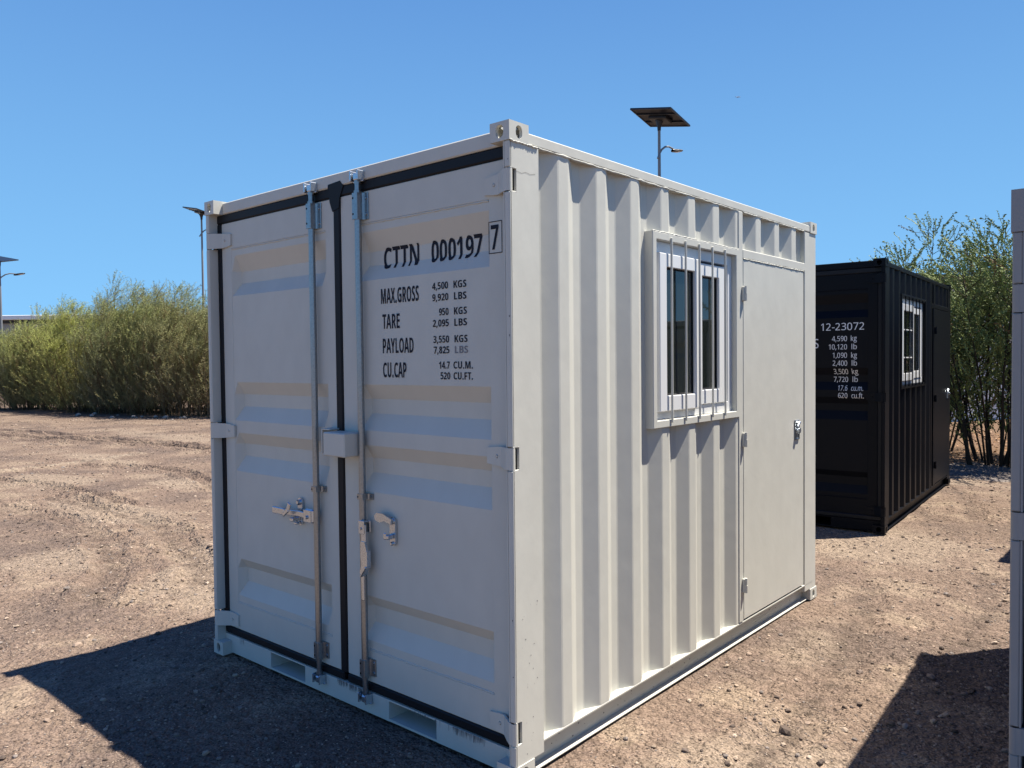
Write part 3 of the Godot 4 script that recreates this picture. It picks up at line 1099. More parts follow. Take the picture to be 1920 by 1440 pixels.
	mesh.add_surface_from_arrays(Mesh.PRIMITIVE_TRIANGLES, arr)
	var m := StandardMaterial3D.new()
	m.vertex_color_use_as_albedo = true
	m.roughness = 0.95
	m.metallic_specular = 0.2
	m.uv1_scale = Vector3(0.55, 0.55, 0.55)
	m.albedo_texture = speckle()
	m.normal_enabled = true
	m.normal_texture = noise_tex(0.035, 5, 21, 0, 1, 1024, 15.0)
	m.normal_scale = 1.0
	print("ground ", nx, " x ", nz)
	structure("ground", mesh, m, "tan dirt yard with wheel ruts, gravel and pale dusty patches")


func speckle() -> ImageTexture:
	var size := 1024
	var r := RandomNumberGenerator.new()
	r.seed = 77
	var big := noise_tex(0.02, 5, 31, 0.0, 1.0, size)
	var data := PackedByteArray()
	data.resize(size * size)
	var coarse := fn(41, 0.02, 4)
	var im0 := coarse.get_seamless_image(size, size)
	var fine0 := fn(42, 0.12, 3).get_seamless_image(size, size)
	var a := im0.get_data()
	var b := fine0.get_data()
	for i in size * size:
		data[i] = clampi(int(205 + (a[i] - 128) * 0.22 + (b[i] - 128) * 0.40), 60, 255)
	for k in 26000:
		var x := r.randi() % size
		var y := r.randi() % size
		var rad := 1 if r.randf() < 0.72 else (2 if r.randf() < 0.85 else 4)
		var t := r.randf_range(0.66, 1.24)
		for dy in range(-rad, rad + 1):
			for dx in range(-rad, rad + 1):
				if dx * dx + dy * dy <= rad * rad:
					var q := ((y + dy + size) % size) * size + (x + dx + size) % size
					data[q] = clampi(int(data[q] * t), 70, 255)
	var im := Image.create_from_data(size, size, false, Image.FORMAT_L8, data)
	im.convert(Image.FORMAT_RGB8)
	return ImageTexture.create_from_image(im)


func lump(seed_: int, flat: float) -> ArrayMesh:      # a stone of 20 faces
	var r := RandomNumberGenerator.new()
	r.seed = seed_
	var t := (1.0 + sqrt(5.0)) / 2.0
	var p := [Vector3(-1, t, 0), Vector3(1, t, 0), Vector3(-1, -t, 0), Vector3(1, -t, 0), Vector3(0, -1, t), Vector3(0, 1, t), Vector3(0, -1, -t), Vector3(0, 1, -t), Vector3(t, 0, -1), Vector3(t, 0, 1), Vector3(-t, 0, -1), Vector3(-t, 0, 1)]
	for i in 12:
		p[i] = p[i].normalized() * r.randf_range(0.38, 0.6) * Vector3(1, flat, 0.8)
	var mb := Mb.new()
	for f in [[0, 11, 5], [0, 5, 1], [0, 1, 7], [0, 7, 10], [0, 10, 11], [1, 5, 9], [5, 11, 4], [11, 10, 2], [10, 7, 6], [7, 1, 8], [3, 9, 4], [3, 4, 2], [3, 2, 6], [3, 6, 8], [3, 8, 9], [4, 9, 5], [2, 4, 11], [6, 2, 10], [8, 6, 7], [9, 8, 1]]:
		mb.face([p[f[0]], p[f[1]], p[f[2]]], p[f[0]] + p[f[1]] + p[f[2]])
	return mb.mesh()


func scatter(called: String, mesh: Mesh, m: Material, spots: Array, tints: Array, label: String, category: String, parent: Node = null) -> MultiMeshInstance3D:
	var mm := MultiMesh.new()
	mm.transform_format = MultiMesh.TRANSFORM_3D
	mm.use_colors = true
	mm.mesh = mesh
	mm.instance_count = spots.size()
	for i in spots.size():
		mm.set_instance_transform(i, spots[i])
		mm.set_instance_color(i, tints[i])
	var o := MultiMeshInstance3D.new()
	o.multimesh = mm
	o.material_override = m
	o.set_meta("kind", "stuff")
	if parent:
		o.name = called
		parent.add_child(o, true)
	else:
		o.name = numbered(called)
		add_child(o, true)
		tag(o, label, category)
	return o


func pebbles() -> void:
	var m := plain(Color.WHITE, 0.9, 0.25)
	m.vertex_color_use_as_albedo = true
	var tones := [Color(0.26, 0.195, 0.150), Color(0.16, 0.125, 0.105), Color(0.32, 0.25, 0.19), Color(0.20, 0.17, 0.15), Color(0.085, 0.066, 0.055), Color(0.12, 0.092, 0.075), Color(0.34, 0.27, 0.21)]
	rng.seed = 501
	var bands := [["fine_gravel", lump(1, 0.6), [[-6.0, 2.2, -7.5, 1.6, 120000, 0.005, 0.013]], "fine brown gravel strewn over the dirt round the container"],
		["gravel", lump(2, 0.55), [[-7.0, 2.4, -9.0, 1.6, 3600, 0.015, 0.030], [-24.0, 4.0, -12.0, 2.0, 30000, 0.016, 0.042]], "brown and grey gravel scattered over the whole yard"],
		["stony_gravel", lump(3, 0.5), [[-7.0, 2.4, -9.0, 1.6, 90, 0.032, 0.06], [-26.0, 6.0, -12.0, 2.0, 500, 0.04, 0.08]], "larger loose stones lying here and there on the dirt"]]
	var clump := fn(91, 0.8, 3)
	for b in bands:
		var spots := []
		var tints := []
		for r in b[2]:
			for i in r[4]:
				var x := rng.randf_range(r[0], r[1])
				var z := rng.randf_range(r[2], r[3])
				if clump.get_noise_2d(x, z) < rng.randf_range(-0.6, 0.35):
					continue
				if in_footprint(x, z, 0.02):
					continue
				var s: float = lerpf(r[5], r[6], pow(rng.randf(), 2.2))
				var bs := Basis.from_euler(Vector3(rng.randf_range(-0.4, 0.4), rng.randf() * TAU, rng.randf_range(-0.4, 0.4))).scaled(Vector3.ONE * s)
				spots.append(Transform3D(bs, Vector3(x, height(x, z) + s * 0.1, z)))
				tints.append(tones[rng.randi() % tones.size()] * rng.randf_range(0.75, 1.2))
		scatter(b[0], b[1], m, spots, tints, b[3], "gravel")


# ---------------------------------------------------------------- plants
func spray(seed_: int, length: float, count: int, leaf: float, width: float, angle: float, folded := false) -> ArrayMesh:
	var r := RandomNumberGenerator.new()
	r.seed = seed_
	var mb := Mb.new()
	var bend := Vector3(r.randf_range(-0.12, 0.12), 0, r.randf_range(-0.12, 0.12))
	var path := []
	for i in 5:
		var t := i / 4.0
		path.append(Vector3(0, t * length, 0) + bend * t * t * length * 2.0)
	mb.tube(path, [width * 0.28, width * 0.25, width * 0.2, width * 0.15, width * 0.08], 3, false)
	for i in count:
		var t := lerpf(0.08, 1.0, (i + r.randf()) / count)
		var at := Vector3(0, t * length, 0) + bend * t * t * length * 2.0
		var az := r.randf() * TAU
		var an := angle * r.randf_range(0.6, 1.3)
		var d := Vector3(sin(an) * cos(az), cos(an), sin(an) * sin(az))
		var side := d.cross(Vector3(r.randf_range(-1, 1), r.randf_range(-1, 1), r.randf_range(-1, 1))).normalized()
		var l := leaf * r.randf_range(0.65, 1.25)
		var w := width * r.randf_range(0.75, 1.2) * 0.5
		var tip := at + d * l + Vector3(0, -0.12 * l, 0)
		var m1 := at + d * l * 0.45 + side * w
		var m2 := at + d * l * 0.45 - side * w
		if folded:
			var up := d.cross(side) * w * 0.5
			var keel := at + d * l * 0.45 - up
			mb.tri(at, m1, keel); mb.tri(m1, tip, keel)
			mb.tri(at, keel, m2); mb.tri(keel, tip, m2)
		else:
			mb.tri(at, m1, m2)
			mb.tri(m1, tip, m2)
	return mb.mesh()


func leaf_material(back: float) -> StandardMaterial3D:
	var m := plain(Color.WHITE, 0.55, 0.3)
	m.vertex_color_use_as_albedo = true
	m.backlight = Color(back, back, back * 0.6)
	m.cull_mode = BaseMaterial3D.CULL_DISABLED
	return m


func plant(called: String, label: String, category: String, at: Vector3, p: Dictionary, group := "") -> void:
	var o := thing(called, label, category, at, 0.0, group)
	rng.seed = int(p.seed)
	var wind: Vector3 = p.get("wind", Vector3.ZERO)
	var wood := Mb.new()
	wood.coloured = true
	var spots := []
	var tints := []
	for s in p.stems:
		var az := rng.randf() * TAU
		var foot : Vector3 = Vector3(cos(az), 0, sin(az)) * p.foot * sqrt(rng.randf())
		foot.y = height(at.x + foot.x, at.z + foot.z) - at.y - 0.03
		var tilt: float = p.tilt * pow(rng.randf(), 0.7)
		var len_: float = p.height * rng.randf_range(0.70, 1.0) * (1.0 - 0.25 * tilt / p.tilt)
		var dir := Vector3(cos(az) * sin(tilt), cos(tilt), sin(az) * sin(tilt))
		var path := []
		var rad := []
		var pos := foot
		var r0: float = p.radius * rng.randf_range(0.6, 1.25)
		for k in 10:
			path.append(pos)
			rad.append(r0 * (1.0 - 0.088 * k) * (1.0 - 0.02 * k))
			dir = (dir + Vector3(rng.randf_range(-1, 1), rng.randf_range(-0.3, 0.5), rng.randf_range(-1, 1)) * 0.09 + wind * 0.010 * k + Vector3(0, 0.03, 0)).normalized()
			pos += dir * len_ / 9.0
		var shade := rng.randf_range(0.7, 1.25)
		wood.tint = Color(p.bark.r * shade, p.bark.g * shade, p.bark.b * shade)
		wood.tube(path, rad, 5, false)
		for q in p.sprays + p.get("tips", 0):
			var t: float = lerpf(p.bare, 1.0, pow(rng.randf(), p.get("rise", 0.8)))
			if q >= p.sprays:
				t = rng.randf_range(0.86, 1.0)
			var f := t * 9.0
			var i := mini(int(f), 8)
			var on: Vector3 = path[i].lerp(path[i + 1], f - i)
			var tan_: Vector3 = (path[i + 1] - path[i]).normalized()
			var a2 := rng.randf() * TAU
			var outw := Vector3(cos(a2), 0, sin(a2))
			var spread: float = p.spread * (1.0 - p.get("narrow", 0.75) * t) * rng.randf()
			var off := outw * spread + Vector3(0, rng.randf_range(-0.1, 0.25) * spread, 0)
			if spread > 0.12 and rng.randf() < 0.35:
				wood.tube([on - tan_ * spread * 0.4, on + off * 0.55 + Vector3(0, -0.03, 0), on + off], [r0 * 0.32, r0 * 0.22, r0 * 0.12], 3, false)
			var d : Vector3 = (tan_ * 0.9 + outw * p.flare * rng.randf_range(0.3, 1.0) + wind * 0.5 * t + Vector3(0, rng.randf_range(-0.25, 0.35), 0)).normalized()
			var x : Vector3 = d.cross(Vector3(rng.randf_range(-1, 1), 0.2, rng.randf_range(-1, 1))).normalized()
			var sc := rng.randf_range(0.65, 1.2) * (1.0 - 0.25 * t)
			var z : Vector3 = x.cross(d)
			spots.append(Transform3D(Basis(x * sc, d * sc, z * sc), on + off))
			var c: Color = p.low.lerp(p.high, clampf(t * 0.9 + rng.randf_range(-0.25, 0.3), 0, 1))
			var v := rng.randf_range(0.7, 1.3)
			if rng.randf() < p.get("dead", 0.03):
				c = Color(0.16, 0.11, 0.05)
			tints.append(Color(c.r * v, c.g * v, c.b * v))
	put("stems", wood, M.bark, o)
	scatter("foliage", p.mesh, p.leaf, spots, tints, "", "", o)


# ---------------------------------------------------------------- lamps and far things
func lamp(label: String, base: Vector3, ph: float, turn: float) -> void:
	var o := thing("solar_street_lamp", label, "street lamp", base, turn, "solar street lamps along the road")
	var pole := Mb.new()
	pole.tube([Vector3(0, -0.1, 0), Vector3(0, ph * 0.5, 0), Vector3(0, ph, 0)], [0.075, 0.058, 0.042], 12)
	put("pole", pole, M.lamp_pole, o)
	var ua := Vector3(1, -0.19, 0).normalized()
	var va := Vector3(0, -0.2, -1).normalized()
	va = (va - ua * va.dot(ua)).normalized()
	var na := va.cross(ua)
	if na.y < 0:
		na = -na
	var xf := Transform3D(Basis(ua, na, ua.cross(na)), Vector3(0.07, ph + 0.24, 0.05))
	var pn := Mb.new()
	pn.box(Vector3(-0.68, -0.018, -0.62), Vector3(0.68, 0.018, 0.62), 0.004, xf)
	put("solar_panel", pn, M.panel, o)
	var fr := Mb.new()
	ring(fr, xf * Transform3D(Basis(Vector3(1, 0, 0), Vector3(0, 0, 1), Vector3(0, -1, 0)), Vector3(0, 0, 0)), Rect2(-0.70, -0.64, 1.40, 1.28), Rect2(-0.66, -0.60, 1.32, 1.20), 0.032, -0.02, 0.0185)
	put("panel_frame", fr, M.dark_metal, o)
	var bx := Mb.new()
	bx.box(Vector3(-0.30, -0.12, -0.22), Vector3(0.32, -0.02, 0.20), 0.02, xf)
	bx.box(Vector3(-0.66, -0.05, -0.30), Vector3(0.66, -0.022, -0.26), 0.0, xf)
	bx.box(Vector3(-0.66, -0.05, 0.26), Vector3(0.66, -0.022, 0.30), 0.0, xf)
	put("battery_box", bx, M.dark_metal, o)
	var br := Mb.new()
	br.tube([Vector3(0, ph - 0.14, 0), Vector3(0, ph - 0.02, 0), Vector3(0.02, ph + 0.10, 0.02), Vector3(0.04, ph + 0.16, 0.03)], [0.05, 0.06, 0.10, 0.16], 10)
	put("panel_bracket", br, M.dark_metal, o)
	var arm := Mb.new()
	var y := ph - 0.84
	arm.tube([Vector3(0.03, y - 0.16, 0.14), Vector3(0.03, y - 0.02, 0.05), Vector3(0.03, y + 0.15, -0.10), Vector3(0.03, y + 0.27, -0.30), Vector3(0.03, y + 0.32, -0.52), Vector3(0.03, y + 0.30, -0.80)], [0.03, 0.03, 0.03, 0.03, 0.028, 0.028], 8)
	put("arm", arm, M.lamp_pole, o)
	var hd := Mb.new()
	var hx := Transform3D(Basis(Vector3(1, 0, 0), 0.16), Vector3(0.03, y + 0.275, -0.98))
	var rings := [[0.24, 0.05, 0.045], [0.20, 0.075, 0.055], [0.05, 0.14, 0.055], [-0.15, 0.15, 0.045], [-0.27, 0.10, 0.03], [-0.31, 0.03, 0.015]]
	for i in rings.size() - 1:
		for k in 12:
			var q := []
			for pr in [[i, k], [i, k + 1], [i + 1, k + 1], [i + 1, k]]:
				var a : float = TAU * pr[1] / 12.0
				var rr: Array = rings[pr[0]]
				q.append(hx * Vector3(cos(a) * rr[1], maxf(sin(a), -0.45) * rr[2], rr[0]))
			hd.face(q, hx.basis * Vector3(cos(TAU * (k + 0.5) / 12.0), sin(TAU * (k + 0.5) / 12.0), 0))
	var head := put("lamp_head", hd, M.dark_metal, o)
	var ln := Mb.new()
	ln.box(Vector3(-0.085, -0.034, -0.22), Vector3(0.085, -0.024, -0.02), 0.003, hx)
	put("lens", ln, M.lens, head)


func far_things() -> void:
	var right := Vector3(0.757, 0, -0.653).normalized()
	# warehouse behind the feathery shrubs
	var c := Vector3(-50.5, 0, -18.8)
	var o := thing("white_warehouse", "low pale warehouse with white fascia seen through the feathery shrubs", "building", c, atan2(-right.z, right.x))
	var wall := Mb.new()
	wall.box(Vector3(-22, -0.1, -9), Vector3(22, 4.25, 0))
	put("wall", wall, M.block, o)
	var rf := Mb.new()
	rf.box(Vector3(-22.6, 4.45, -9.4), Vector3(22.6, 4.72, 0.7), 0.02)
	put("roof_fascia", rf, M.white_wall, o)
	var ev := Mb.new()
	ev.box(Vector3(-22.2, 4.25, -9.2), Vector3(22.2, 4.45, 0.2))  # dark box that paints in the shadow band beneath the fascia
	put("eave_shadow_band", ev, M.dark_metal, o)
	for x in [-5.2, 0.4, 5.2]:
		var dr := Mb.new()
		for k in 9:
			dr.box(Vector3(x - 1.0, 0.05 + k * 0.35, 0.003), Vector3(x + 1.0, 0.05 + k * 0.35 + 0.335, 0.05), 0.01)
		put("shutter_door", dr, M.white_wall, o)
	# white posts and the red box by the right end of the shrubs
	var fence := thing("white_paling_fence", "white paling fence glimpsed through the right end of the feathery shrubs", "fence", Vector3(-33.6, 0, -16.4), atan2(-right.z, right.x))
	for k in 14:
		var pm := Mb.new()
		pm.box(Vector3(-1.3 + k * 0.2, 0, -0.03), Vector3(-1.22 + k * 0.2, 2.6, 0.0), 0.006)
		put("paling", pm, M.white_wall, fence)
	for ry in [0.4, 2.1]:
		var rl := Mb.new()
		rl.box(Vector3(-1.35, ry, -0.06), Vector3(1.5, ry + 0.1, -0.0295))
		put("rail", rl, M.white_wall, fence)
	# white house with a dark red roof behind the leafy trees on the right
	var hs := thing("white_house", "long white building with dark roof behind the leafy trees on the right", "building", Vector3(-0.55, 0, -23.2), deg_to_rad(64.0))
	var hw := Mb.new()
	hw.box(Vector3(-6.3, -0.1, -7), Vector3(7, 3.25, 0))
	put("wall", hw, M.white_wall, hs)
	var hr := Mb.new()
	hr.box(Vector3(-6.5, 3.25, -7.4), Vector3(7.4, 3.46, 0.35), 0.02)
	hr.prism([Vector2(0.35, 3.46), Vector2(-3.5, 3.62), Vector2(-7.4, 3.46)], -6.5, 7.4, Transform3D(Basis(Vector3(0, 0, 1), Vector3.UP, Vector3(1, 0, 0)), Vector3.ZERO))
	put("roof", hr, M.red_roof, hs)
	for k in 6:
		var jt := Mb.new()
		jt.box(Vector3(-6.25, 0.45 + k * 0.5, 0.002), Vector3(6.95, 0.92 + k * 0.5, 0.03), 0.008)
		put("wall_panel", jt, M.white_wall, hs)
	# yellow post cut by the left edge of the picture
	var yp := Mb.new()
	yp.box(Vector3(-0.05, -0.05, -0.05), Vector3(0.05, 1.9, 0.05), 0.01)
	var y := put("yellow_post", yp, M.yellow, self)
	y.position = Vector3(-23.47, 0, -5.16)
	tag(y, "pale yellow post at the left edge of the yard", "post")
	# airliner
	var pl := thing("airplane", "tiny airplane high in the clear blue sky", "airplane", Vector3(-880.8, 659.7, -1905.0), 0.6)
	var fu := Mb.new()
	fu.tube([Vector3(-6.5, 0.4, 0), Vector3(-5, 0.1, 0), Vector3(0, 0, 0), Vector3(4.5, 0, 0), Vector3(6, -0.2, 0)], [0.12, 0.5, 0.75, 0.75, 0.1], 10)
	put("fuselage", fu, M.plane, pl)
	var wg := Mb.new()
	wg.prism([Vector2(1.5, 0), Vector2(-1.2, 6.5), Vector2(-2.0, 6.5), Vector2(-0.6, 0), Vector2(-2.0, -6.5), Vector2(-1.2, -6.5)], -0.12, 0.05, Transform3D(Basis(Vector3(1, 0, 0), Vector3(0, 0, 1), Vector3(0, -1, 0)), Vector3.ZERO))
	put("wing", wg, M.plane, pl)
	var tl := Mb.new()
	tl.prism([Vector2(-5.0, 0.3), Vector2(-6.4, 2.2), Vector2(-6.9, 2.2), Vector2(-6.3, 0.3)], -0.06, 0.06, Transform3D())
	tl.prism([Vector2(-5.4, 0), Vector2(-6.6, 2.3), Vector2(-7.0, 2.3), Vector2(-6.4, 0), Vector2(-7.0, -2.3), Vector2(-6.6, -2.3)], -0.5, -0.4, Transform3D(Basis(Vector3(1, 0, 0), Vector3(0, 0, 1), Vector3(0, -1, 0)), Vector3.ZERO))
	put("tail", tl, M.plane, pl)


func shrubs() -> void:
	M.bark = plain(Color.WHITE, 0.9, 0.2)
	M.bark.vertex_color_use_as_albedo = true
	var lm := leaf_material(0.9)
	var wind := Vector3(0.757, 0.1, -0.653)
	var feather := spray(61, 0.46, 44, 0.070, 0.010, 0.85)
	var f := {"stems": 46, "foot": 0.85, "tilt": 0.46, "height": 4.4, "radius": 0.018, "sprays": 95, "rise": 0.9, "bare": 0.03, "spread": 0.9, "flare": 1.0, "wind": wind, "bark": Color(0.14, 0.10, 0.06), "tips": 22, "low": Color(0.165, 0.145, 0.065), "high": Color(0.25, 0.265, 0.10), "mesh": feather, "leaf": lm, "dead": 0.05}
	var row := [
		[-30.6, -8.2, 3.0, 701, "lowest feathery shrub, at the far left edge beside the lamp pole"],
		[-28.7, -8.9, 3.8, 702, "second feathery shrub from the left, before the pale warehouse corner"],
		[-26.9, -9.0, 3.75, 703, "tall feathery shrub third from the left with loose leaning tips"],
		[-25.2, -9.4, 4.0, 704, "dense feathery shrub fourth from the left, in the middle of the hedge"],
		[-23.5, -9.6, 4.05, 705, "tallest feathery shrub, its wind-blown top highest of the hedge"],
		[-21.9, -9.9, 3.75, 706, "thin brownish feathery shrub with many bare stems right of the tallest"],
		[-20.3, -10.3, 3.1, 707, "sparse feathery shrub nearest the pale container's left post"],
		[-27.0, -11.2, 3.8, 708, "feathery shrub standing behind the left half of the hedge"],
		[-24.0, -12.0, 3.5, 709, "feathery shrub standing behind the tallest one, showing only its top"]]
	for r in row:
		var p := f.duplicate()
		p.height = r[2] * 1.12
		p.seed = r[3]
		var hue := 0.80 + 0.13 * (int(r[3]) % 4)
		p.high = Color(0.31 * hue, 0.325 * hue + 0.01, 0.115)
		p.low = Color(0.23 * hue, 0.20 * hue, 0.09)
		if r[3] == 706 or r[3] == 707:
			p.low = Color(0.22, 0.18, 0.095)
			p.high = Color(0.26, 0.265, 0.11)
			p.bare = 0.12
			p.sprays = 62
		plant("feathery_shrub", r[4], "shrub", Vector3(r[0], height(r[0], r[1]), r[1]), p, "feathery shrubs along the yard edge")
	var leafy := spray(62, 0.42, 17, 0.062, 0.030, 0.95, true)
	var l2 := leaf_material(0.7)
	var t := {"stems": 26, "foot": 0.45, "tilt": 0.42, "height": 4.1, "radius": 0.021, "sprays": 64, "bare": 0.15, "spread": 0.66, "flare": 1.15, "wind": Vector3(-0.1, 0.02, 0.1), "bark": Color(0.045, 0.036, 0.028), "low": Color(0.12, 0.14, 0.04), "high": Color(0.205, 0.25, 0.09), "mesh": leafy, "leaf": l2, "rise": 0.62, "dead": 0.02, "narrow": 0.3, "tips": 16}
	var trees := [
		[-0.30, -11.1, 3.7, 801, "bushy many-stemmed green tree beside the grey container at the right edge"],
		[-1.55, -12.4, 3.9, 802, "leafy green tree rising behind the far end of the black container"],
		[-3.0, -14.8, 3.5, 803, "small leafy tree whose top twigs peek over the black container's door end"],
		[1.25, -12.3, 4.2, 804, "leafy green tree mostly hidden behind the grey container at the right edge"],
		[3.6, -12.8, 4.3, 805, "leafy green tree behind the farther low grey container, seen in the window glass"]]
	for r in trees:
		var p := t.duplicate()
		p.height = r[2]
		p.seed = r[3]
		plant("leafy_tree", r[4], "tree", Vector3(r[0], height(r[0], r[1]), r[1]), p, "leafy trees beyond the black container")
	# dead leaves under the trees
	rng.seed = 900
	var lf := Mb.new()
	lf.tri(Vector3(-0.5, 0, 0), Vector3(0, 0.12, 0.28), Vector3(0, 0, -0.28))
	lf.tri(Vector3(0.5, 0.1, 0), Vector3(0, 0, -0.28), Vector3(0, 0.12, 0.28))
	var spots := []
	var tints := []
	for i in 6000:
		var x := rng.randf_range(-4.5, 4.5)
		var z := rng.randf_range(-16.5, -9.9)
		if rng.randf() > smoothstep(-9.8, -11.2, z):
			continue
		var s := rng.randf_range(0.03, 0.07)
		spots.append(Transform3D(Basis.from_euler(Vector3(rng.randf_range(-0.5, 0.5), rng.randf() * TAU, rng.randf_range(-0.5, 0.5))).scaled(Vector3.ONE * s), Vector3(x, height(x, z) + 0.012, z)))
		var v := rng.randf_range(0.6, 1.3)
		tints.append(Color(0.30 * v, 0.17 * v, 0.085 * v))
	scatter("fallen_leaves", lf.mesh(), lm, spots, tints, "rusty fallen leaves carpeting the dirt under the leafy trees", "leaves")


func stones() -> void:
	# pale stones along the foot of the hedge, and dark stones in the yard
	rng.seed = 950
	var pale := plain(lin(0.30, 0.27, 0.24), 0.9, 0.2)
	var where := ["under the far left shrub", "at the foot of the second shrub from the left", "at the foot of the third shrub from the left", "at the foot of the fourth shrub from the left", "at the foot of the tallest feathery shrub", "among bare stems right of the tallest shrub", "by the shrub nearest the pale container"]
	var size_word := ["small", "flat", "broad", "tiny"]
	var shapes := [lump(31, 0.6), lump(32, 0.5), lump(33, 0.7)]
	var first: MeshInstance3D = null
	var foot := [[-30.6, -7.7], [-28.7, -8.0], [-26.9, -8.2], [-25.2, -8.4], [-23.5, -8.6], [-21.9, -8.9], [-20.3, -9.1]]
	for i in range(3, 7):
		for k in 4:
			var o := MeshInstance3D.new() if first == null else first.duplicate()
			if first == null:
				o.material_override = pale
				first = o
			o.name = numbered("pale_stone")
			o.mesh = shapes[rng.randi() % 3]
			add_child(o, true)
			var x: float = foot[i][0] + rng.randf_range(-0.8, 0.8)
			var z: float = foot[i][1] + rng.randf_range(0.0, 0.75)
			var s := [0.11, 0.17, 0.22, 0.08][k] as float
			if i < 2:
				s *= 0.8
			o.position = Vector3(x, height(x, z) + s * 0.12, z)
			o.rotation = Vector3(0, rng.randf() * TAU, 0)
			o.scale = Vector3.ONE * s
			tag(o, "%s pale stone %s" % [size_word[k], where[i]], "stone", "pale stones along the foot of the hedge")


func _ready() -> void:
	# camera, sky, sun, exposure
	var cam := Camera3D.new()
	cam.name = "camera"
	cam.fov = 51.687
	cam.near = 0.05
	cam.far = 6000.0
	cam.transform = Transform3D(Basis(Vector3(0.757077, -0.010760, -0.653237), Vector3(-0.011215, 0.999503, -0.029460), Vector3(0.653229, 0.029630, 0.756580)), Vector3(1.875894, 1.573808, 2.171911))
	add_child(cam)
	cam.current = true
	var we := WorldEnvironment.new()
	we.name = "world_environment"
	var env := Environment.new()
	env.background_mode = Environment.BG_SKY
	env.tonemap_mode = Environment.TONE_MAPPER_LINEAR
	env.tonemap_exposure = 2.3
	env.sdfgi_enabled = true
	env.ssao_enabled = true
	env.ssil_enabled = true
	var sm := ProceduralSkyMaterial.new()
	sm.sky_top_color = lin(0.002, 0.030, 0.20)
	sm.sky_horizon_color = lin(0.122, 0.280, 0.455)
	sm.sky_curve = 0.42
	sm.ground_bottom_color = lin(0.16, 0.12, 0.09)
	sm.ground_horizon_color = lin(0.24, 0.19, 0.15)
	sm.sun_angle_max = 1.0
	var sky := Sky.new()
	sky.sky_material = sm
	env.sky = sky
	we.environment = env
	add_child(we)
	var sun := DirectionalLight3D.new()
	sun.name = "sun"
	sun.light_energy = 1.6
	sun.light_color = Color(1.0, 0.97, 0.92)
	sun.light_angular_distance = 0.5
	sun.shadow_enabled = true
	add_child(sun)
	sun.look_at_from_position(Vector3.ZERO, -SUN.normalized(), Vector3(0, 0, 1))

	materials()
	M.lamp_pole = plain(lin(0.20, 0.21, 0.22), 0.5)
	M.dark_metal = plain(lin(0.02, 0.021, 0.025), 0.5)
	M.panel = plain(lin(0.010, 0.012, 0.020), 0.3, 0.2)
	M.lens = plain(lin(0.75, 0.72, 0.62), 0.3)
	M.block = plain(lin(0.34, 0.34, 0.34), 0.9)
	M.white_wall = plain(lin(0.80, 0.80, 0.78), 0.7)
	M.red_roof = plain(lin(0.025, 0.012, 0.011), 0.8)
	M.yellow = plain(lin(0.72, 0.66, 0.34), 0.6)
	M.plane = plain(lin(0.25, 0.26, 0.28), 0.5)
	var grey_at := Transform3D(Basis(Vector3.UP, deg_to_rad(3.1)), Vector3(1.452 + 1.6, 0, -0.588 - 0.09))
	var far_at := Transform3D(Basis(Vector3.UP, deg_to_rad(1.2)), Vector3(1.25 + 1.6, 0, -5.6))
	var black_at := Transform3D(Basis(Vector3.UP, 0.062), Vector3(-0.194, 0, -5.25))
	FOOT = [[Transform3D(), 2.171, 3.046], [grey_at, 1.6, 2.47], [far_at, 1.6, 2.47], [black_at, 2.171, 3.49]]
	ground()

	# the pale container in front
	var box := thing("office_container", "pale cream shipping container office with barred window, black gaskets and galvanised lock rods", "container")
	container(box, {"W": 2.171, "L": 3.046, "H": 2.44, "cw": 0.094, "cd": 0.110, "ch": 0.0706, "paint": M.cream, "hinges": [2.229, 1.213, 0.193],
		"window": [0.989, 1.888, 1.253, 2.158], "mid": [1.888, 1.944], "door": [1.944, 2.834], "door_top": 2.114, "door_hinges": [1.925, 1.127, 0.322], "bars": [1.140, 1.276, 1.416, 1.556, 1.698]})
	var door: Node = box.get_node("cargo_door_001")
	var flat := func(p: Vector3) -> float: return DOOR_Z - 0.003
	var bent := func(p: Vector3) -> float: return DOOR_Z - 0.003 - groove_depth(p.y)
	var frame := func(p: Vector3) -> float: return DOOR_Z
	var cuts := [2.06, 1.998, 1.985, 2.02, 2.04, 1.97]
	letters("CTTN", -0.815, -0.589, 1.977, 0.092, bent, M.ink, door, cuts)
	letters("000197", -0.515, -0.228, 1.979, 0.089, bent, M.ink, door, cuts)
	letters("7", -0.146, -0.107, 1.992, 0.092, frame, M.ink, door)
	var fr := Mb.new()
	for q in [[-0.157, 1.977, -0.154, 2.098], [-0.092, 1.977, -0.089, 2.098], [-0.1538, 2.095, -0.0922, 2.098], [-0.1538, 1.977, -0.0922, 1.980]]:
		fr.face([Vector3(q[0], q[1], DOOR_Z + 0.0016), Vector3(q[2], q[1], DOOR_Z + 0.0016), Vector3(q[2], q[3], DOOR_Z + 0.0016), Vector3(q[0], q[3], DOOR_Z + 0.0016)], Vector3(0, 0, 1))
	put("number_frame", fr, M.ink, door)
	for t in [["MAX.GROSS", -0.793, -0.554, 1.824, 0.064], ["TARE", -0.786, -0.674, 1.716, 0.062], ["PAYLOAD", -0.786, -0.590, 1.611, 0.063], ["CU.CAP", -0.786, -0.636, 1.507, 0.064]]:
		letters(t[0], t[1], t[2], t[3], t[4], flat, M.ink, door)
	for t in [["4,500", -0.473, -0.382, 1.863], ["9,920", -0.473, -0.381, 1.817], ["950", -0.435, -0.381, 1.758], ["2,095", -0.472, -0.381, 1.713], ["3,550", -0.470, -0.380, 1.648], ["7,825", -0.469, -0.379, 1.605], ["14.7", -0.439, -0.378, 1.544], ["520", -0.431, -0.376, 1.501]]:
		letters(t[0], t[1], t[2], t[3], 0.0285, flat, M.ink, door)
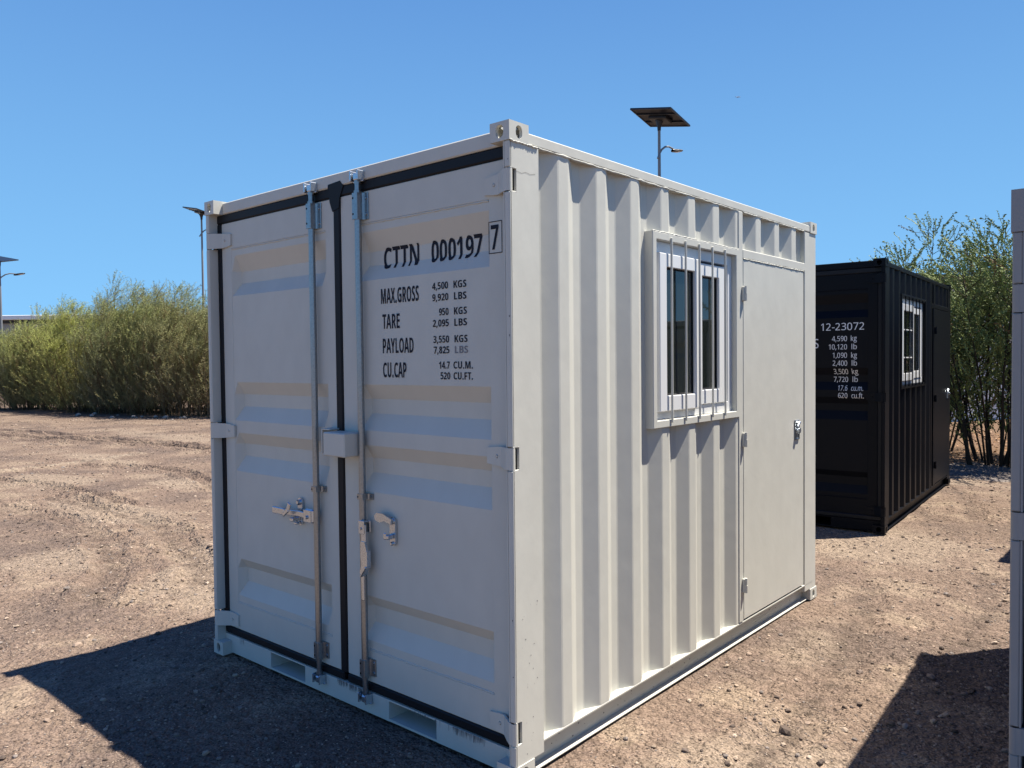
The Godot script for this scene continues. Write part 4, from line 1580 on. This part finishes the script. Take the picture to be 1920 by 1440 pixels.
	for t in [["KGS", -0.351, -0.281, 1.863], ["LBS", -0.349, -0.281, 1.817], ["KGS", -0.350, -0.280, 1.758], ["LBS", -0.349, -0.280, 1.713], ["KGS", -0.349, -0.278, 1.648], ["LBS", -0.348, -0.276, 1.605], ["CU.M.", -0.357, -0.251, 1.544], ["CU.FT.", -0.357, -0.252, 1.501]]:
		letters(t[0], t[1], t[2], t[3], 0.0285, flat, M.worn_ink if t[3] == 1.605 else M.ink, door)
	# scuffs on the sill, where the doors have rubbed
	rng.seed = 60
	for s in [[-1.14, -1.06, 50], [-1.05, -0.995, 60], [-0.985, -0.930, 46], [-0.38, -0.20, 90], [-0.62, -0.40, 14], [-1.99, -1.95, 12]]:
		var sc := Mb.new()
		for i in s[2]:
			var x := rng.randf_range(s[0], s[1])
			var w := rng.randf_range(0.0008, 0.0032)
			var l := rng.randf_range(0.008, 0.032)
			var zz : float = -0.0510 + 0.000006 * i
			sc.face([Vector3(x, 0.1005, zz), Vector3(x + w, 0.1005, zz), Vector3(x + w * 0.7, 0.1005 - l, zz), Vector3(x + w * 0.3, 0.1005 - l, zz)], Vector3(0, 0, 1))
		put("scuff_marks", sc, M.scuff, box.get_node("door_sill")).set_meta("kind", "stuff")

	var pc := Mb.new()
	rng.seed = 61
	for q in [[1.735, 0.006, 0.0035], [1.665, 0.0035, 0.005], [2.30, 0.004, 0.002], [2.268, 0.003, 0.002], [0.62, 0.003, 0.004], [0.41, 0.004, 0.003]]:
		pc.face([Vector3(-0.012, q[0] - q[2], -0.0022), Vector3(-0.012 + q[1], q[0] - q[2] * 0.4, -0.0022), Vector3(-0.011 + q[1] * 0.7, q[0] + q[2], -0.0022), Vector3(-0.013, q[0] + q[2] * 0.6, -0.0022)], Vector3(0, 0, 1))
	for i in 70:
		var low := i % 3 != 0
		var z := -rng.randf_range(0.13, 2.9) if low else -rng.randf_range(0.02, 0.16)
		var y := rng.randf_range(0.02, 0.10) if low else rng.randf_range(0.1, 0.7)
		var x := -0.0532 if low else -0.0032
		var sz := rng.randf_range(0.0012, 0.0040) * (1.0 if low else 0.6)
		pc.face([Vector3(x, y - sz, z), Vector3(x, y - sz * 0.3, z - sz * rng.randf_range(0.6, 3.0)), Vector3(x, y + sz, z - sz * 0.4), Vector3(x, y + sz * 0.5, z + sz)], Vector3(1, 0, 0))
	var crack := [[2.255, -0.030], [2.262, -0.045], [2.258, -0.070], [2.266, -0.095], [2.262, -0.120], [2.268, -0.150]]
	for i in crack.size() - 1:
		var a := Vector3(-0.0032, crack[i][0], crack[i][1])
		var b := Vector3(-0.0032, crack[i + 1][0], crack[i + 1][1])
		pc.face([a, b, b + Vector3(0, 0.0016, 0), a + Vector3(0, 0.0012, 0)], Vector3(1, 0, 0))
	put("paint_chips", pc, M.scuff, box).set_meta("kind", "stuff")
	# runs of sealant along the window frame and under the top rail
	var bead := fn(71, 14.0, 2)
	for run in [[Vector3(-0.003, 2.160, -0.99), Vector3(-0.003, 2.160, -1.886)], [Vector3(-0.006, 2.3695, -0.175), Vector3(-0.006, 2.3695, -1.885)], [Vector3(-0.006, 2.3695, -1.95), Vector3(-0.006, 2.3695, -2.84)], [Vector3(-0.0015, 2.3685, -0.005), Vector3(-0.0015, 2.3685, -0.165)], [Vector3(-0.0035, 2.1155, -1.95), Vector3(-0.0035, 2.1155, -2.83)]]:
		var wb := Mb.new()
		var path := []
		var rad := []
		for i in 70:
			var p: Vector3 = run[0].lerp(run[1], i / 69.0)
			path.append(p + Vector3(0, bead.get_noise_2d(p.z * 4.0, p.y) * 0.003, 0))
			rad.append(0.0032 + 0.003 * bead.get_noise_2d(p.z * 9.0, p.y * 3.0))
		wb.tube(path, rad, 6, false)
		put("sealant_bead", wb, M.cream, box)

	# the black container behind
	var dark := thing("black_container", "black shipping container office with white barred window standing behind the pale one", "container", black_at.origin, 0.062)
	container(dark, {"W": 2.171, "L": 3.49, "H": 2.44, "cw": 0.103, "cd": 0.110, "ch": 0.0706, "paint": M.black, "hinges": [2.265, 1.213, 0.193], "phase": 0.32,
		"window": [0.66, 1.885, 1.262, 2.168], "mid": [2.19, 2.255], "mid2": [2.34, 2.405], "door": [2.405, 3.385], "door_top": 2.10, "door_hinges": [1.86, 1.10, 0.35], "muntins": [1.56, 1.83], "bars": [0.80, 0.97, 1.14, 1.31, 1.48, 1.65, 1.79]})
	var bd: Node = dark.get_node("cargo_door_001")
	letters("12-23072", -0.566, -0.190, 1.818, 0.066, flat, M.white_ink, bd, [], false)
	letters("S", -0.625, -0.588, 1.657, 0.086, flat, M.white_ink, bd, [], false)
	for t in [["4,590", -0.468, -0.336, 1.718], ["10,120", -0.496, -0.336, 1.643], ["1,090", -0.461, -0.336, 1.566], ["2,400", -0.461, -0.334, 1.494], ["3,500", -0.456, -0.332, 1.417], ["7,720", -0.461, -0.336, 1.345], ["17.6", -0.417, -0.334, 1.266], ["620", -0.413, -0.332, 1.198]]:
		letters(t[0], t[1], t[2], t[3], 0.047, bent, M.white_ink, bd, [1.475, 1.41, 1.345, 1.271, 1.206], false)
	for t in [["kg", -0.303, -0.252, 1.718], ["lb", -0.297, -0.252, 1.643], ["kg", -0.300, -0.250, 1.566], ["lb", -0.295, -0.250, 1.494], ["kg", -0.299, -0.246, 1.417], ["lb", -0.297, -0.252, 1.345], ["cu.m.", -0.301, -0.198, 1.266], ["cu.ft.", -0.296, -0.192, 1.198]]:
		letters(t[0], t[1], t[2], t[3], 0.047, bent, M.white_ink, bd, [1.475, 1.41, 1.345, 1.271, 1.206], false)

	# two low grey containers at the right
	var g1 := thing("grey_container", "low grey container of which one corner post shows at the right edge", "container", grey_at.origin, deg_to_rad(3.1))
	container(g1, {"W": 1.6, "L": 2.47, "H": 2.064, "cw": 0.15, "cd": 0.16, "ch": 0.125, "paint": M.grey, "hinges": [1.742, 1.062, 0.41]})
	var g2 := thing("grey_container", "low grey container standing behind the one at the right edge", "container", far_at.origin, deg_to_rad(1.2))
	container(g2, {"W": 1.6, "L": 2.47, "H": 2.0, "cw": 0.15, "cd": 0.16, "ch": 0.118, "paint": M.grey, "hinges": [1.70, 1.03, 0.40]})

	far_things()
	lamp("solar street lamp rising above the pale container's roof", Vector3(-10.52, 0, -19.13), 8.62, 0.0)
	lamp("solar street lamp at the right end of the feathery shrubs", Vector3(-36.2, 0, -18.1), 8.98, 0.0)
	lamp("solar street lamp cut by the left edge of the picture", Vector3(-43.9, 0, -11.38), 6.75, -0.86)
	pebbles()
	shrubs()
	stones()
